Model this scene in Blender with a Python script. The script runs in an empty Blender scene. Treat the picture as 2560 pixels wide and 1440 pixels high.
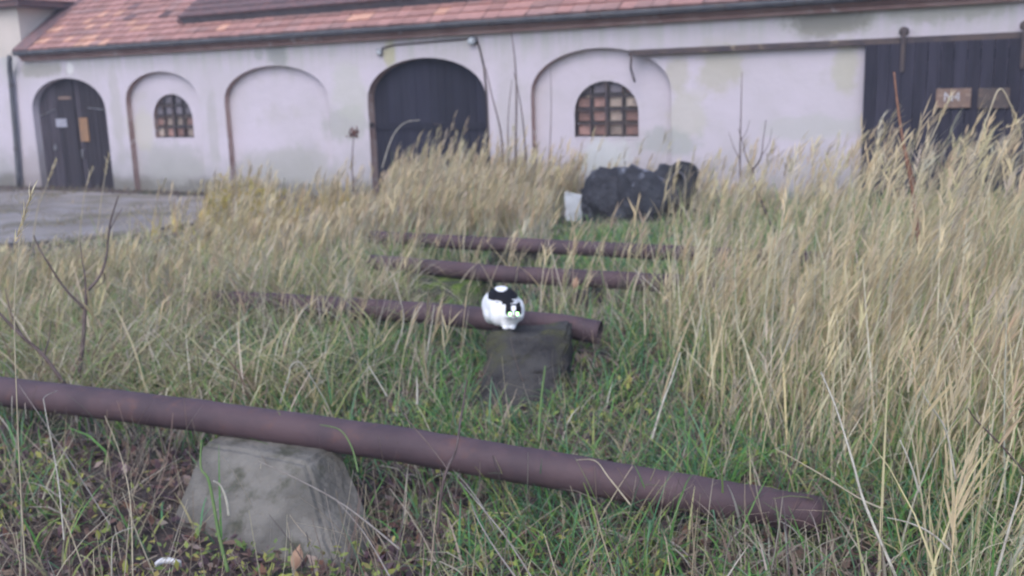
import bpy, bmesh, math, random
import numpy as np
from mathutils import Vector, Matrix, Euler

random.seed(7)
rng = np.random.default_rng(11)
S = bpy.context.scene
COL = S.collection
PI = math.pi

# ------------------------------------------------------------------ camera, sky, sun, exposure
EYE = Vector((0.0, 0.0, 1.65))
PITCH, ROLL, FPX = math.radians(11.6), math.atan(0.032), 2500.0
cam_d = bpy.data.cameras.new('camera')
cam = bpy.data.objects.new('camera', cam_d)
COL.objects.link(cam)
fwd = Vector((0, math.cos(PITCH), -math.sin(PITCH)))
r0 = Vector((1, 0, 0))
u0 = r0.cross(fwd)
RT = r0 * math.cos(ROLL) - u0 * math.sin(ROLL)
UP = r0 * math.sin(ROLL) + u0 * math.cos(ROLL)
cam.matrix_world = Matrix(((RT.x, UP.x, -fwd.x, EYE.x), (RT.y, UP.y, -fwd.y, EYE.y), (RT.z, UP.z, -fwd.z, EYE.z), (0, 0, 0, 1)))
cam_d.sensor_width = 36.0
cam_d.lens = 36.0 * FPX / 2560.0
cam_d.clip_start, cam_d.clip_end = 0.05, 2000.0
cam_d.dof.use_dof = True
cam_d.dof.focus_distance = 1.9
cam_d.dof.aperture_fstop = 4.6
cam_d.dof.aperture_blades = 0
S.camera = cam

world = bpy.data.worlds.new('World')
S.world = world
world.use_nodes = True
wn = world.node_tree
sky = wn.nodes.new('ShaderNodeTexSky')
sky.sky_type = 'NISHITA'
sky.sun_disc = False
SUN_EL, SUN_AZ = math.radians(48), math.radians(200)
sky.sun_elevation = SUN_EL
sky.sun_rotation = SUN_AZ
sky.air_density, sky.dust_density, sky.ozone_density = 1.0, 1.6, 1.2
bg = next(n for n in wn.nodes if n.type == 'BACKGROUND')
wn.links.new(sky.outputs[0], bg.inputs[0])
bg.inputs[1].default_value = 0.15

sun_d = bpy.data.lights.new('overcast_sun', 'SUN')
sun_d.energy = 0.7
sun_d.angle = math.radians(60)
sun_d.color = (1.0, 0.96, 0.93)
sun = bpy.data.objects.new('overcast_sun', sun_d)
COL.objects.link(sun)
sdir = Vector((math.sin(SUN_AZ) * math.cos(SUN_EL), math.cos(SUN_AZ) * math.cos(SUN_EL), math.sin(SUN_EL)))
sun.rotation_euler = sdir.to_track_quat('Z', 'Y').to_euler()
sun.location = (0, -5, 30)

S.view_settings.view_transform = 'Standard'
S.view_settings.look = 'None'
S.view_settings.gamma = 1.0
S.view_settings.exposure = 1.06
S.render.engine = 'CYCLES'
S.cycles.use_denoising = True
S.cycles.max_bounces = 6
S.cycles.transparent_max_bounces = 4

# ------------------------------------------------------------------ helpers
def ray(px, py):
    return fwd + RT * ((px - 1280) / FPX) - UP * ((py - 720) / FPX)

def on_level(px, py, z):            # the point at height z seen at that pixel of the photograph
    d = ray(px, py)
    return EYE + d * ((z - EYE.z) / d.z)

def at_depth(px, py, dep):
    return EYE + ray(px, py) * dep

def tag(o, label=None, cat=None, group=None, kind=None):
    if label: o['label'] = label
    if cat: o['category'] = cat
    if group: o['group'] = group
    if kind: o['kind'] = kind
    return o

def empty(name, loc=(0, 0, 0), rz=0.0):
    o = bpy.data.objects.new(name, None)
    o.empty_display_size = 0.2
    o.location = loc
    o.rotation_euler = (0, 0, rz)
    COL.objects.link(o)
    return o

def link(name, me, mats, parent=None, smooth=False):
    if not isinstance(mats, (list, tuple)): mats = [mats]
    if not me.materials:
        for m in mats: me.materials.append(m)
    if smooth:
        me.polygons.foreach_set('use_smooth', [True] * len(me.polygons))
    o = bpy.data.objects.new(name, me)
    COL.objects.link(o)
    if parent: o.parent = parent
    return o

def from_bm(name, bm, mats, parent=None, smooth=False):
    bmesh.ops.recalc_face_normals(bm, faces=bm.faces[:])
    me = bpy.data.meshes.new(name)
    bm.to_mesh(me)
    bm.free()
    return link(name, me, mats, parent, smooth)

def from_py(name, verts, faces, mats, parent=None, smooth=False):
    me = bpy.data.meshes.new(name)
    me.from_pydata([tuple(v) for v in verts], [], faces)
    me.update()
    return link(name, me, mats, parent, smooth)

def add_box(bm, x0, x1, y0, y1, z0, z1, bev=0.0, rot=None):
    vs = [bm.verts.new((x, y, z)) for x in (x0, x1) for y in (y0, y1) for z in (z0, z1)]
    fs = [bm.faces.new([vs[i] for i in f]) for f in ((0, 1, 3, 2), (4, 6, 7, 5), (0, 4, 5, 1), (2, 3, 7, 6), (0, 2, 6, 4), (1, 5, 7, 3))]
    if bev:
        es = list({e for f in fs for e in f.edges})
        bmesh.ops.bevel(bm, geom=es, offset=bev, segments=1, affect='EDGES')
    return vs

def tube_data(path, radii, n=8, cap=True, flat=1.0, wob=0.0):
    path = [Vector(p) for p in path]
    if not isinstance(radii, (list, tuple)): radii = [radii] * len(path)
    V, F = [], []
    side = None
    for i, p in enumerate(path):
        d = (path[min(i + 1, len(path) - 1)] - path[max(i - 1, 0)]).normalized()
        if side is None:
            side = d.cross(Vector((0, 0, 1)) if abs(d.z) < 0.9 else Vector((0, 1, 0))).normalized()
        side = (side - d * side.dot(d)).normalized()
        up = side.cross(d)
        for k in range(n):
            a = 2 * PI * k / n
            r = radii[i] * (1 + wob * (random.random() - 0.5))
            V.append(p + side * math.cos(a) * r + up * math.sin(a) * r * flat)
    for i in range(len(path) - 1):
        for k in range(n):
            F.append((i * n + k, i * n + (k + 1) % n, (i + 1) * n + (k + 1) % n, (i + 1) * n + k))
    if cap:
        F.append(tuple(range(n - 1, -1, -1)))
        F.append(tuple((len(path) - 1) * n + k for k in range(n)))
    return V, F

def tube(name, path, radii, mats, parent=None, n=8, **kw):
    V, F = tube_data(path, radii, n, **kw)
    return from_py(name, V, F, mats, parent, smooth=True)

def tubes(name, lst, mats, parent=None, n=6):
    V, F = [], []
    for path, radii in lst:
        v, f = tube_data(path, radii, n)
        b = len(V)
        V += v
        F += [tuple(i + b for i in q) for q in f]
    return from_py(name, V, F, mats, parent, smooth=True)

# value noise for layout
_NG = rng.random((64, 64))
def vnoise(x, y, s):
    x = np.asarray(x, float) * s + 100.3
    y = np.asarray(y, float) * s + 57.7
    xi, yi = np.floor(x).astype(int), np.floor(y).astype(int)
    fx, fy = x - xi, y - yi
    fx, fy = fx * fx * (3 - 2 * fx), fy * fy * (3 - 2 * fy)
    g = lambda a, b: _NG[a % 64, b % 64]
    return (g(xi, yi) * (1 - fx) + g(xi + 1, yi) * fx) * (1 - fy) + (g(xi, yi + 1) * (1 - fx) + g(xi + 1, yi + 1) * fx) * fy

def sstep(a, b, x):
    t = np.clip((np.asarray(x, float) - a) / (b - a), 0, 1)
    return t * t * (3 - 2 * t)

# ------------------------------------------------------------------ materials
def mat_base(name):
    m = bpy.data.materials.new(name)
    m.use_nodes = True
    nt = m.node_tree
    return m, nt, next(n for n in nt.nodes if n.type == 'BSDF_PRINCIPLED')

class NT:
    def __init__(s, nt):
        s.t = nt
        s.obj = None
    def n(s, ty, **kw):
        o = s.t.nodes.new(ty)
        for k, v in kw.items(): setattr(o, k, v)
        return o
    def l(s, a, b): s.t.links.new(a, b)
    def co(s):
        if s.obj is None: s.obj = s.n('ShaderNodeTexCoord').outputs['Object']
        return s.obj
    def noise(s, scale, detail=4, stretch=None, rough=0.6, off=None):
        v = s.co()
        if stretch or off:
            mp = s.n('ShaderNodeMapping')
            if stretch: mp.inputs['Scale'].default_value = stretch
            if off: mp.inputs['Location'].default_value = off
            s.l(v, mp.inputs[0])
            v = mp.outputs[0]
        t = s.n('ShaderNodeTexNoise')
        t.inputs['Scale'].default_value = scale
        t.inputs['Detail'].default_value = detail
        t.inputs['Roughness'].default_value = rough
        s.l(v, t.inputs['Vector'])
        return t.outputs[0]
    def ramp(s, f, a, b, lo=0.0, hi=1.0):
        r = s.n('ShaderNodeMapRange', interpolation_type='SMOOTHSTEP')
        for i, v in enumerate((a, b, lo, hi)): r.inputs[1 + i].default_value = v
        s.l(f, r.inputs[0])
        return r.outputs[0]
    def math(s, op, a, b=None):
        m = s.n('ShaderNodeMath', operation=op)
        for i, v in enumerate((a, b)):
            if v is None: continue
            if isinstance(v, (int, float)): m.inputs[i].default_value = v
            else: s.l(v, m.inputs[i])
        return m.outputs[0]
    def mix(s, f, a, b):
        m = s.n('ShaderNodeMix', data_type='RGBA')
        for i, v in ((0, f), (6, a), (7, b)):
            if isinstance(v, (int, float)): m.inputs[i].default_value = v
            elif isinstance(v, (tuple, list)): m.inputs[i].default_value = (*v[:3], 1)
            else: s.l(v, m.inputs[i])
        return m.outputs[2]
    def bump(s, h, strength, dist, bsdf):
        b = s.n('ShaderNodeBump')
        b.inputs['Strength'].default_value = strength
        b.inputs['Distance'].default_value = dist
        s.l(h, b.inputs['Height'])
        s.l(b.outputs[0], bsdf.inputs['Normal'])

def noise_mat(name, c1, c2, scale=6, c3=None, scale3=25, lim3=(0.55, 0.7), rough=0.85, bump=0.3, bdist=0.01, stretch=None, spec=0.2, rand=0.0, lim=(0.35, 0.65), detail=5):
    m, nt, b = mat_base(name)
    g = NT(nt)
    c = g.mix(g.ramp(g.noise(scale, detail, stretch), *lim), c1, c2)
    if c3: c = g.mix(g.ramp(g.noise(scale3, 4, stretch, off=(3.1, 7.7, 1.3)), *lim3), c, c3)
    if rand:
        oi = g.n('ShaderNodeObjectInfo')
        h = g.n('ShaderNodeHueSaturation')
        g.l(g.ramp(oi.outputs['Random'], 0, 1, 1 - rand, 1 + rand), h.inputs['Value'])
        g.l(c, h.inputs['Color'])
        c = h.outputs[0]
    g.l(c, b.inputs['Base Color'])
    b.inputs['Roughness'].default_value = rough
    b.inputs['Specular IOR Level'].default_value = spec
    if bump: g.bump(g.noise(scale * 6, 5, stretch), bump, bdist, b)
    return m

def plaster(name, base, base2, stains):
    """lime plaster in the building's own metres: x along the wall, z up; every stain has its own place and colour"""
    m, nt, b = mat_base(name)
    g = NT(nt)
    c = g.mix(g.ramp(g.noise(0.9, 6), 0.35, 0.68), base, base2)
    c = g.mix(g.math('MULTIPLY', g.ramp(g.noise(2.3, 6, off=(5, 2, 9)), 0.52, 0.75), 0.5), c, (0.42, 0.39, 0.38))
    sx = g.n('ShaderNodeSeparateXYZ')
    g.l(g.co(), sx.inputs[0])
    z = sx.outputs[2]
    wob = g.noise(1.6, 6, off=(1, 4, 2))
    streak = g.noise(2.2, 4, (2.6, 1, 0.22), off=(2, 0, 0))
    # rain streaks and grime under the eaves
    f = g.math('MULTIPLY', g.ramp(g.math('ADD', z, g.math('MULTIPLY', streak, 0.9)), 2.25, 3.0), g.ramp(streak, 0.3, 0.62))
    c = g.mix(g.math('MULTIPLY', f, 0.75), c, (0.40, 0.40, 0.37))
    # rising damp and splashed soil
    f = g.ramp(g.math('SUBTRACT', z, g.math('MULTIPLY', wob, 1.1)), 0.25, -0.55)
    c = g.mix(g.math('MULTIPLY', f, 0.8), c, (0.30, 0.29, 0.29))
    f = g.ramp(g.math('SUBTRACT', z, g.math('MULTIPLY', wob, 0.3)), 0.02, -0.2)
    c = g.mix(g.math('MULTIPLY', f, 0.8), c, (0.15, 0.14, 0.12))
    nz = g.noise(3.6, 9, off=(8, 8, 3), rough=0.72)
    for (u, h, ru, rh, col, st) in stains:
        mp = g.n('ShaderNodeMapping')
        mp.vector_type = 'POINT'
        mp.inputs['Location'].default_value = (-u / ru, 0, -h / rh)
        mp.inputs['Scale'].default_value = (1 / ru, 0.001, 1 / rh)
        g.l(g.co(), mp.inputs[0])
        ln = g.n('ShaderNodeVectorMath', operation='LENGTH')
        g.l(mp.outputs[0], ln.inputs[0])
        d = g.math('ADD', ln.outputs['Value'], g.math('MULTIPLY', g.math('SUBTRACT', nz, 0.5), 2.2))
        c = g.mix(g.math('MULTIPLY', g.ramp(d, 1.25, 0.65), st), c, tuple(v * 0.86 for v in col))
    # hairline scuffs
    c = g.mix(g.math('MULTIPLY', g.ramp(g.noise(22, 3, off=(3, 3, 3)), 0.66, 0.75), 0.35), c, (0.30, 0.28, 0.26))
    g.l(c, b.inputs['Base Color'])
    b.inputs['Roughness'].default_value = 0.9
    b.inputs['Specular IOR Level'].default_value = 0.15
    g.bump(g.noise(7, 8), 0.5, 0.02, b)
    return m

STAINS = [  # u, z, half width, half height, colour, strength
    (4.75, 2.30, 0.55, 0.22, (0.30, 0.29, 0.25), 0.85), (6.2, 2.42, 0.9, 0.22, (0.36, 0.35, 0.30), 0.7),
    (3.35, 1.75, 0.30, 0.35, (0.47, 0.44, 0.35), 0.65), (2.75, 1.7, 0.16, 0.3, (0.47, 0.44, 0.35), 0.6),
    (5.0, 1.75, 0.16, 0.35, (0.48, 0.46, 0.34), 0.6), (2.85, 1.1, 0.3, 0.4, (0.52, 0.50, 0.40), 0.5),
    (-2.15, 2.16, 0.12, 0.2, (0.46, 0.43, 0.26), 0.75), (-4.5, 2.25, 0.24, 0.22, (0.33, 0.335, 0.32), 0.85),
    (-4.95, 2.3, 0.12, 0.14, (0.38, 0.38, 0.36), 0.6), (-10.9, 2.2, 0.7, 0.16, (0.36, 0.34, 0.30), 0.75),
    (-3.2, 1.05, 0.55, 0.28, (0.40, 0.40, 0.37), 0.65), (-3.0, 1.6, 0.35, 0.5, (0.52, 0.52, 0.46), 0.5),
    (2.6, 0.75, 0.5, 0.2, (0.40, 0.41, 0.40), 0.7), (-7.4, 0.35, 0.9, 0.4, (0.40, 0.39, 0.37), 0.6), (-4.6, 0.3, 1.2, 0.35, (0.41, 0.40, 0.37), 0.6), (-8.75, 1.3, 0.16, 0.9, (0.42, 0.40, 0.36), 0.45), (-6.2, 0.9, 0.14, 0.9, (0.42, 0.40, 0.38), 0.5), (0.05, 1.2, 0.25, 0.9, (0.44, 0.42, 0.40), 0.4), (4.75, 2.30, 0.42, 0.14, (0.24, 0.23, 0.21), 0.6), (1.6, 0.5, 0.4, 0.35, (0.60, 0.63, 0.62), 0.6),
    (4.6, 0.95, 0.8, 0.15, (0.48, 0.48, 0.45), 0.5), (-8.2, 1.0, 0.3, 0.4, (0.55, 0.52, 0.42), 0.5),
    (-9.98, 2.22, 0.1, 0.12, (0.75, 0.73, 0.72), 0.9), (-11.6, 0.1, 0.6, 0.5, (0.42, 0.36, 0.38), 0.6),
]
M = {}
M['plaster'] = plaster('pink_plaster', (0.525, 0.468, 0.53), (0.475, 0.43, 0.468), STAINS)
M['reveal'] = noise_mat('bare_brown_render', (0.27, 0.175, 0.16), (0.37, 0.27, 0.25), 3, (0.46, 0.41, 0.41), 6)
M['cream'] = noise_mat('cream_plaster', (0.56, 0.49, 0.45), (0.50, 0.445, 0.405), 1.2, (0.42, 0.38, 0.35), 5, (0.6, 0.75))
M['tile_red'] = noise_mat('weathered_clay', (0.33, 0.18, 0.162), (0.39, 0.215, 0.19), 5, (0.22, 0.14, 0.135), 9, (0.58, 0.72), rand=0.12)
M['tile_orange'] = noise_mat('newer_clay', (0.56, 0.32, 0.235), (0.49, 0.27, 0.205), 5, (0.36, 0.21, 0.18), 9, (0.6, 0.75), rand=0.12)
M['tile_dark'] = noise_mat('sooty_clay', (0.12, 0.085, 0.09), (0.17, 0.10, 0.10), 9, rand=0.3)
M['tile_mauve'] = noise_mat('grey_red_clay', (0.30, 0.18, 0.168), (0.35, 0.21, 0.19), 5, (0.19, 0.135, 0.14), 9, (0.55, 0.7), rand=0.12)
M['batten'] = noise_mat('roof_underlay', (0.06, 0.05, 0.05), (0.09, 0.07, 0.07), 5)
M['zinc'] = noise_mat('aged_zinc', (0.075, 0.077, 0.092), (0.11, 0.11, 0.125), 4, (0.10, 0.09, 0.09), 9, rough=0.6, bump=0.1, spec=0.4)
M['cornice'] = noise_mat('red_brown_cornice', (0.21, 0.125, 0.115), (0.27, 0.18, 0.165), 2.5, (0.36, 0.31, 0.30), 3.5, (0.6, 0.72))
M['door_old'] = noise_mat('old_grey_brown_boards', (0.032, 0.026, 0.033), (0.052, 0.044, 0.055), 3, (0.085, 0.077, 0.09), 7, (0.6, 0.8), stretch=(5, 5, 0.4), rand=0.35)
M['door_dark'] = noise_mat('dark_tarred_boards', (0.018, 0.018, 0.031), (0.024, 0.024, 0.038), 3, stretch=(5, 5, 0.4), rand=0.25)
M['gate'] = noise_mat('dark_gate_boards', (0.024, 0.023, 0.035), (0.038, 0.035, 0.053), 3, (0.055, 0.050, 0.066), 6, (0.6, 0.8), stretch=(6, 6, 0.35), rand=0.16)
M['iron'] = noise_mat('rusty_iron', (0.060, 0.050, 0.058), (0.10, 0.075, 0.070), 4, (0.22, 0.17, 0.13), 5, (0.6, 0.7), rough=0.75)
M['iron_pale'] = noise_mat('galvanised_iron', (0.22, 0.22, 0.24), (0.15, 0.145, 0.16), 9, rough=0.6)
M['brick_a'] = noise_mat('orange_brick', (0.28, 0.165, 0.145), (0.22, 0.135, 0.12), 9, (0.16, 0.12, 0.12), 14, (0.55, 0.7), rand=0.25)
M['brick_b'] = noise_mat('buff_brick', (0.33, 0.27, 0.23), (0.26, 0.20, 0.175), 9, (0.18, 0.15, 0.15), 14, (0.55, 0.7), rand=0.25)
M['brick_c'] = noise_mat('sooty_brick', (0.17, 0.155, 0.18), (0.13, 0.115, 0.135), 9, rand=0.2)
M['mortar'] = noise_mat('dark_mortar', (0.10, 0.095, 0.10), (0.15, 0.14, 0.14), 12)
M['rust'] = noise_mat('dull_rusty_paint', (0.064, 0.043, 0.052), (0.092, 0.058, 0.066), 4, (0.115, 0.062, 0.058), 9, (0.55, 0.75), rough=0.66, bump=0.6, bdist=0.004, spec=0.3)
M['concrete'] = noise_mat('old_concrete', (0.115, 0.107, 0.096), (0.19, 0.176, 0.158), 5, (0.075, 0.074, 0.055), 7, (0.52, 0.7), bump=0.9, bdist=0.02)
M['concrete_dark'] = noise_mat('damp_concrete', (0.032, 0.030, 0.032), (0.070, 0.066, 0.064), 6, (0.075, 0.075, 0.036), 3.2, (0.53, 0.70), bump=1.0, bdist=0.025)
M['concrete_moss'] = noise_mat('mossy_concrete', (0.055, 0.085, 0.022), (0.05, 0.05, 0.042), 6, (0.10, 0.15, 0.03), 7, (0.5, 0.62), bump=0.8, bdist=0.015)
M['rock'] = noise_mat('dark_boulder', (0.034, 0.034, 0.042), (0.075, 0.078, 0.096), 3.0, (0.24, 0.25, 0.31), 2.6, (0.50, 0.62), bump=1.0, bdist=0.06)  # pale bluish noise patches are highlights painted into the colour
M['rubber'] = noise_mat('old_rubber', (0.022, 0.022, 0.026), (0.04, 0.04, 0.044), 8, rough=0.7)
M['pale'] = noise_mat('pale_grey_slab', (0.50, 0.53, 0.58), (0.40, 0.43, 0.47), 5, (0.30, 0.32, 0.33), 9, (0.58, 0.7))
M['plank'] = noise_mat('rotten_plank', (0.05, 0.04, 0.045), (0.09, 0.075, 0.08), 6, stretch=(0.4, 5, 5))
M['twig'] = noise_mat('bark', (0.085, 0.060, 0.058), (0.14, 0.105, 0.10), 14, bump=0.1)
M['twig_red'] = noise_mat('red_brown_stem', (0.17, 0.085, 0.060), (0.25, 0.13, 0.09), 14, bump=0.1)
M['straw'] = noise_mat('straw_stem', (0.42, 0.36, 0.26), (0.32, 0.27, 0.19), 25, (0.28, 0.22, 0.15), 30, (0.6, 0.75), bump=0.0)
M['straw_pale'] = noise_mat('bleached_stem', (0.44, 0.41, 0.35), (0.33, 0.30, 0.25), 30, (0.24, 0.20, 0.16), 45, (0.55, 0.7), bump=0.0)
M['straw_grey'] = noise_mat('grey_stem', (0.27, 0.24, 0.22), (0.20, 0.17, 0.155), 18, bump=0.0)
M['blade_green'] = noise_mat('green_blade', (0.10, 0.165, 0.06), (0.14, 0.19, 0.075), 25, bump=0.0)
M['yellow'] = noise_mat('yellowed_leaf', (0.50, 0.40, 0.11), (0.38, 0.33, 0.10), 9, bump=0.0)
M['white_print'] = noise_mat('white_paint', (0.50, 0.50, 0.55), (0.38, 0.37, 0.40), 20, bump=0.0)
M['sign'] = noise_mat('sign_board', (0.22, 0.145, 0.115), (0.165, 0.115, 0.10), 9, (0.28, 0.21, 0.175), 14, (0.55, 0.7))
M['sign_faded'] = noise_mat('faded_board', (0.10, 0.075, 0.07), (0.07, 0.06, 0.06), 8, (0.15, 0.11, 0.09), 14)
M['paper_orange'] = noise_mat('orange_board', (0.30, 0.17, 0.095), (0.22, 0.13, 0.08), 9)
M['paper_white'] = noise_mat('grubby_paper', (0.34, 0.34, 0.40), (0.26, 0.25, 0.30), 15)
M['plastic'] = noise_mat('white_plastic', (0.75, 0.75, 0.80), (0.65, 0.65, 0.70), 15, rough=0.4, bump=0.0, spec=0.5)

# ------------------------------------------------------------------ ground
WALL_RZ = -math.atan2(0.49629422, 0.86815439)
WALL_O = Vector((0.0, 15.5, 0.0))
UD = Vector((math.cos(WALL_RZ), math.sin(WALL_RZ), 0))
WD = Vector((-math.sin(WALL_RZ), math.cos(WALL_RZ), 0))

def ground_z(x, y):
    x, y = np.asarray(x, float), np.asarray(y, float)
    z = -0.20 * sstep(8.0, 14.5, y)
    amp = 0.10 * (1 - sstep(11, 15, y)) * (1 - sstep(15, 40, np.abs(x)))
    z = z + amp * (vnoise(x, y, 0.9) - 0.5) + 0.05 * (vnoise(x, y, 2.7) - 0.5) * (1 - sstep(12, 20, y))
    z = z - 0.06 * np.exp(-(((x + 0.95) / 0.75) ** 2 + ((y - 3.5) / 0.55) ** 2))
    return z

def gz(x, y): return float(ground_z(x, y))

def grid_axis(lo, hi, fine0, fine1, step, grow=1.35):
    a = list(np.arange(fine0, fine1 + 1e-6, step))
    s, v = step, fine1
    while v < hi:
        s *= grow
        v += s
        a.append(v)
    s, v, b = step, fine0, []
    while v > lo:
        s *= grow
        v -= s
        b.append(v)
    return np.array(b[::-1] + a)

def ground_mat():
    m, nt, b = mat_base('soil_and_litter')
    g = NT(nt)
    c = g.mix(g.ramp(g.noise(3, 6), 0.35, 0.65), (0.042, 0.030, 0.029), (0.085, 0.060, 0.054))
    c = g.mix(g.ramp(g.noise(1.3, 5, off=(4, 4, 0)), 0.5, 0.62), c, (0.045, 0.062, 0.026))
    c = g.mix(g.ramp(g.noise(26, 4, off=(1, 2, 0)), 0.56, 0.7), c, (0.13, 0.085, 0.06))
    c = g.mix(g.ramp(g.noise(40, 3, off=(7, 2, 0)), 0.62, 0.72), c, (0.16, 0.13, 0.10))
    g.l(c, b.inputs['Base Color'])
    b.inputs['Roughness'].default_value = 0.95
    g.bump(g.noise(24, 6), 1.0, 0.03, b)
    return m

xs, ys = grid_axis(-400, 400, -9, 8, 0.22), grid_axis(-120, 600, 1.5, 17, 0.22)
X, Y = np.meshgrid(xs, ys, indexing='ij')
Z = ground_z(X, Y)
nx, ny = X.shape
verts = np.stack([X, Y, Z], -1).reshape(-1, 3)
ii, jj = np.meshgrid(np.arange(nx - 1), np.arange(ny - 1), indexing='ij')
q = (ii * ny + jj).reshape(-1)
faces = np.stack([q, q + ny, q + ny + 1, q + 1], -1)
o = from_py('ground', verts.tolist(), faces.tolist(), ground_mat(), smooth=True)
tag(o, kind='structure')

# gravel yard along the front of the barn
def yard_mat():
    m, nt, b = mat_base('worn_gravel')
    g = NT(nt)
    c = g.mix(g.ramp(g.noise(0.5, 6), 0.38, 0.62), (0.30, 0.265, 0.25), (0.21, 0.18, 0.165))
    c = g.mix(g.ramp(g.noise(2.2, 6, off=(3, 1, 0)), 0.5, 0.66), c, (0.30, 0.275, 0.285))
    c = g.mix(g.ramp(g.noise(60, 3), 0.5, 0.7), c, (0.14, 0.125, 0.13))
    c = g.mix(g.math('MULTIPLY', g.ramp(g.noise(1.1, 6, off=(9, 3, 0)), 0.48, 0.62), 0.8), c, (0.145, 0.125, 0.085))
    g.l(c, b.inputs['Base Color'])
    b.inputs['Roughness'].default_value = 0.95
    g.bump(g.noise(70, 4), 0.9, 0.015, b)
    return m
edge = [(-30, 6.5), (-9, 11.6), (-7.5, 12.0), (-6.2, 12.5), (-5.2, 13.3), (-4.6, 14.2), (-3.6, 15.4), (-2.6, 16.0)]
VV, FF = [], []
us = np.linspace(0, 1, 60)
pts = np.array(edge)
seg = np.concatenate([[0], np.cumsum(np.linalg.norm(np.diff(pts, axis=0), axis=1))])
for t in us:
    ex, ey = np.interp(t * seg[-1], seg, pts[:, 0]), np.interp(t * seg[-1], seg, pts[:, 1])
    ex += 0.2 * (vnoise(ex, ey, 3.0) - 0.5)
    ey += 0.3 * (vnoise(ex, ey, 2.1) - 0.5)
    wx = ex
    wy = 15.5 - 0.5717 * wx - 0.45 - 0.3 * vnoise(wx, 2, 1.4)
    for s in np.linspace(0, 1, 22):
        px, py = ex + (wx - ex) * s, ey + (max(wy, ey + 0.05) - ey) * s
        VV.append((px, py, gz(px, py) + 0.02))
for i in range(59):
    for j in range(21):
        FF.append((i * 22 + j, (i + 1) * 22 + j, (i + 1) * 22 + j + 1, i * 22 + j + 1))
tag(from_py('gravel_yard', VV, FF, yard_mat(), smooth=True), kind='structure')

# ------------------------------------------------------------------ barn
barn = empty('stable_building', WALL_O, WALL_RZ)
tag(barn, 'long low pink plastered stable with arched bays under a red tiled roof', 'building')
U0, U1, DEPTH, EAVE = -11.4, 11.0, 8.0, 2.5

def arch_pts(u0, u1, zb, zs, za, n=18):
    c, r = (u0 + u1) / 2, (u1 - u0) / 2
    p = [(u0, zb), (u0, zs)]
    for k in range(1, n):
        a = PI - PI * k / n
        p.append((c + r * math.cos(a), zs + (za - zs) * math.sin(a) ** 0.92))
    return p + [(u1, zs), (u1, zb)]

ARCH = {
    'door_l': arch_pts(-11.32, -9.06, -0.24, 1.36, 2.02),
    'rec1': arch_pts(-8.46, -6.50, -0.27, 1.50, 2.06),
    'rec2': arch_pts(-5.86, -3.45, -0.27, 1.45, 2.07),
    'door_m': arch_pts(-2.63, -0.35, -0.24, 1.42, 2.08),
    'rec3': arch_pts(0.43, 2.66, -0.27, 1.45, 2.10),
    'win1': arch_pts(-7.88, -6.84, 0.82, 1.16, 1.64),
    'win2': arch_pts(1.09, 2.11, 0.82, 1.16, 1.63),
}

def sheet(name, outer, holes, y, m, parent):
    bm = bmesh.new()
    def loop(pts):
        vs = [bm.verts.new((p[0], y, p[1])) for p in pts]
        return [bm.edges.new((vs[i], vs[(i + 1) % len(vs)])) for i in range(len(vs))]
    es = loop(outer)
    for h in holes: es += loop(h)
    bmesh.ops.triangle_fill(bm, use_beauty=True, use_dissolve=False, edges=es, normal=(0, -1, 0))
    for f in bm.faces:
        if f.normal.y > 0: f.normal_flip()
    me = bpy.data.meshes.new(name)
    bm.to_mesh(me)
    bm.free()
    return link(name, me, m, parent)

def reveal(name, pts, y0, y1, m, parent, closed=False, wob=0.0):
    V, F = [], []
    for (a, b) in pts:
        V += [(a, y0, b), (a, y1, b)]
    n = len(pts)
    for i in range(n if closed else n - 1):
        j = (i + 1) % n
        F.append((2 * i, 2 * i + 1, 2 * j + 1, 2 * j))
    return from_py(name, V, F, m, parent)

outer = [(U0, -0.7), (U0, EAVE + 0.10), (U1, EAVE + 0.10), (U1, -0.7)]
wall = sheet('wall', outer, [ARCH[k] for k in ('door_l', 'rec1', 'rec2', 'door_m', 'rec3')], 0.0, M['plaster'], barn)
bm = bmesh.new()
add_box(bm, U1 - 0.02, U1, 0.004, DEPTH, -0.7, EAVE + 0.05)
add_box(bm, U0, U1, DEPTH - 0.02, DEPTH, -0.7, EAVE + 0.05)
from_bm('wall', bm, M['plaster'], barn)
REV = 0.13
for key in ('rec1', 'rec2', 'rec3'):
    pn = sheet('recess_panel', ARCH[key], [ARCH['win1']] if key == 'rec1' else [ARCH['win2']] if key == 'rec3' else [], REV, M['plaster'], barn)
    reveal('arch_reveal', ARCH[key], 0.0, REV, M['reveal'], barn)
for key in ('door_l', 'door_m'):
    reveal('arch_reveal', ARCH[key], 0.0, 0.30, M['plaster' if key == 'door_l' else 'reveal'], barn)

def clip_poly(pts, x0, x1):
    """part of a closed (u, z) outline between two verticals"""
    def half(p, s, c):
        out = []
        for i in range(len(p)):
            a, b = p[i], p[(i + 1) % len(p)]
            ia, ib = s * (a[0] - c) >= 0, s * (b[0] - c) >= 0
            if ia: out.append(a)
            if ia != ib:
                t = (c - a[0]) / (b[0] - a[0])
                out.append((c, a[1] + t * (b[1] - a[1])))
        return out
    return half(half(pts, 1, x0), -1, x1)

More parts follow.
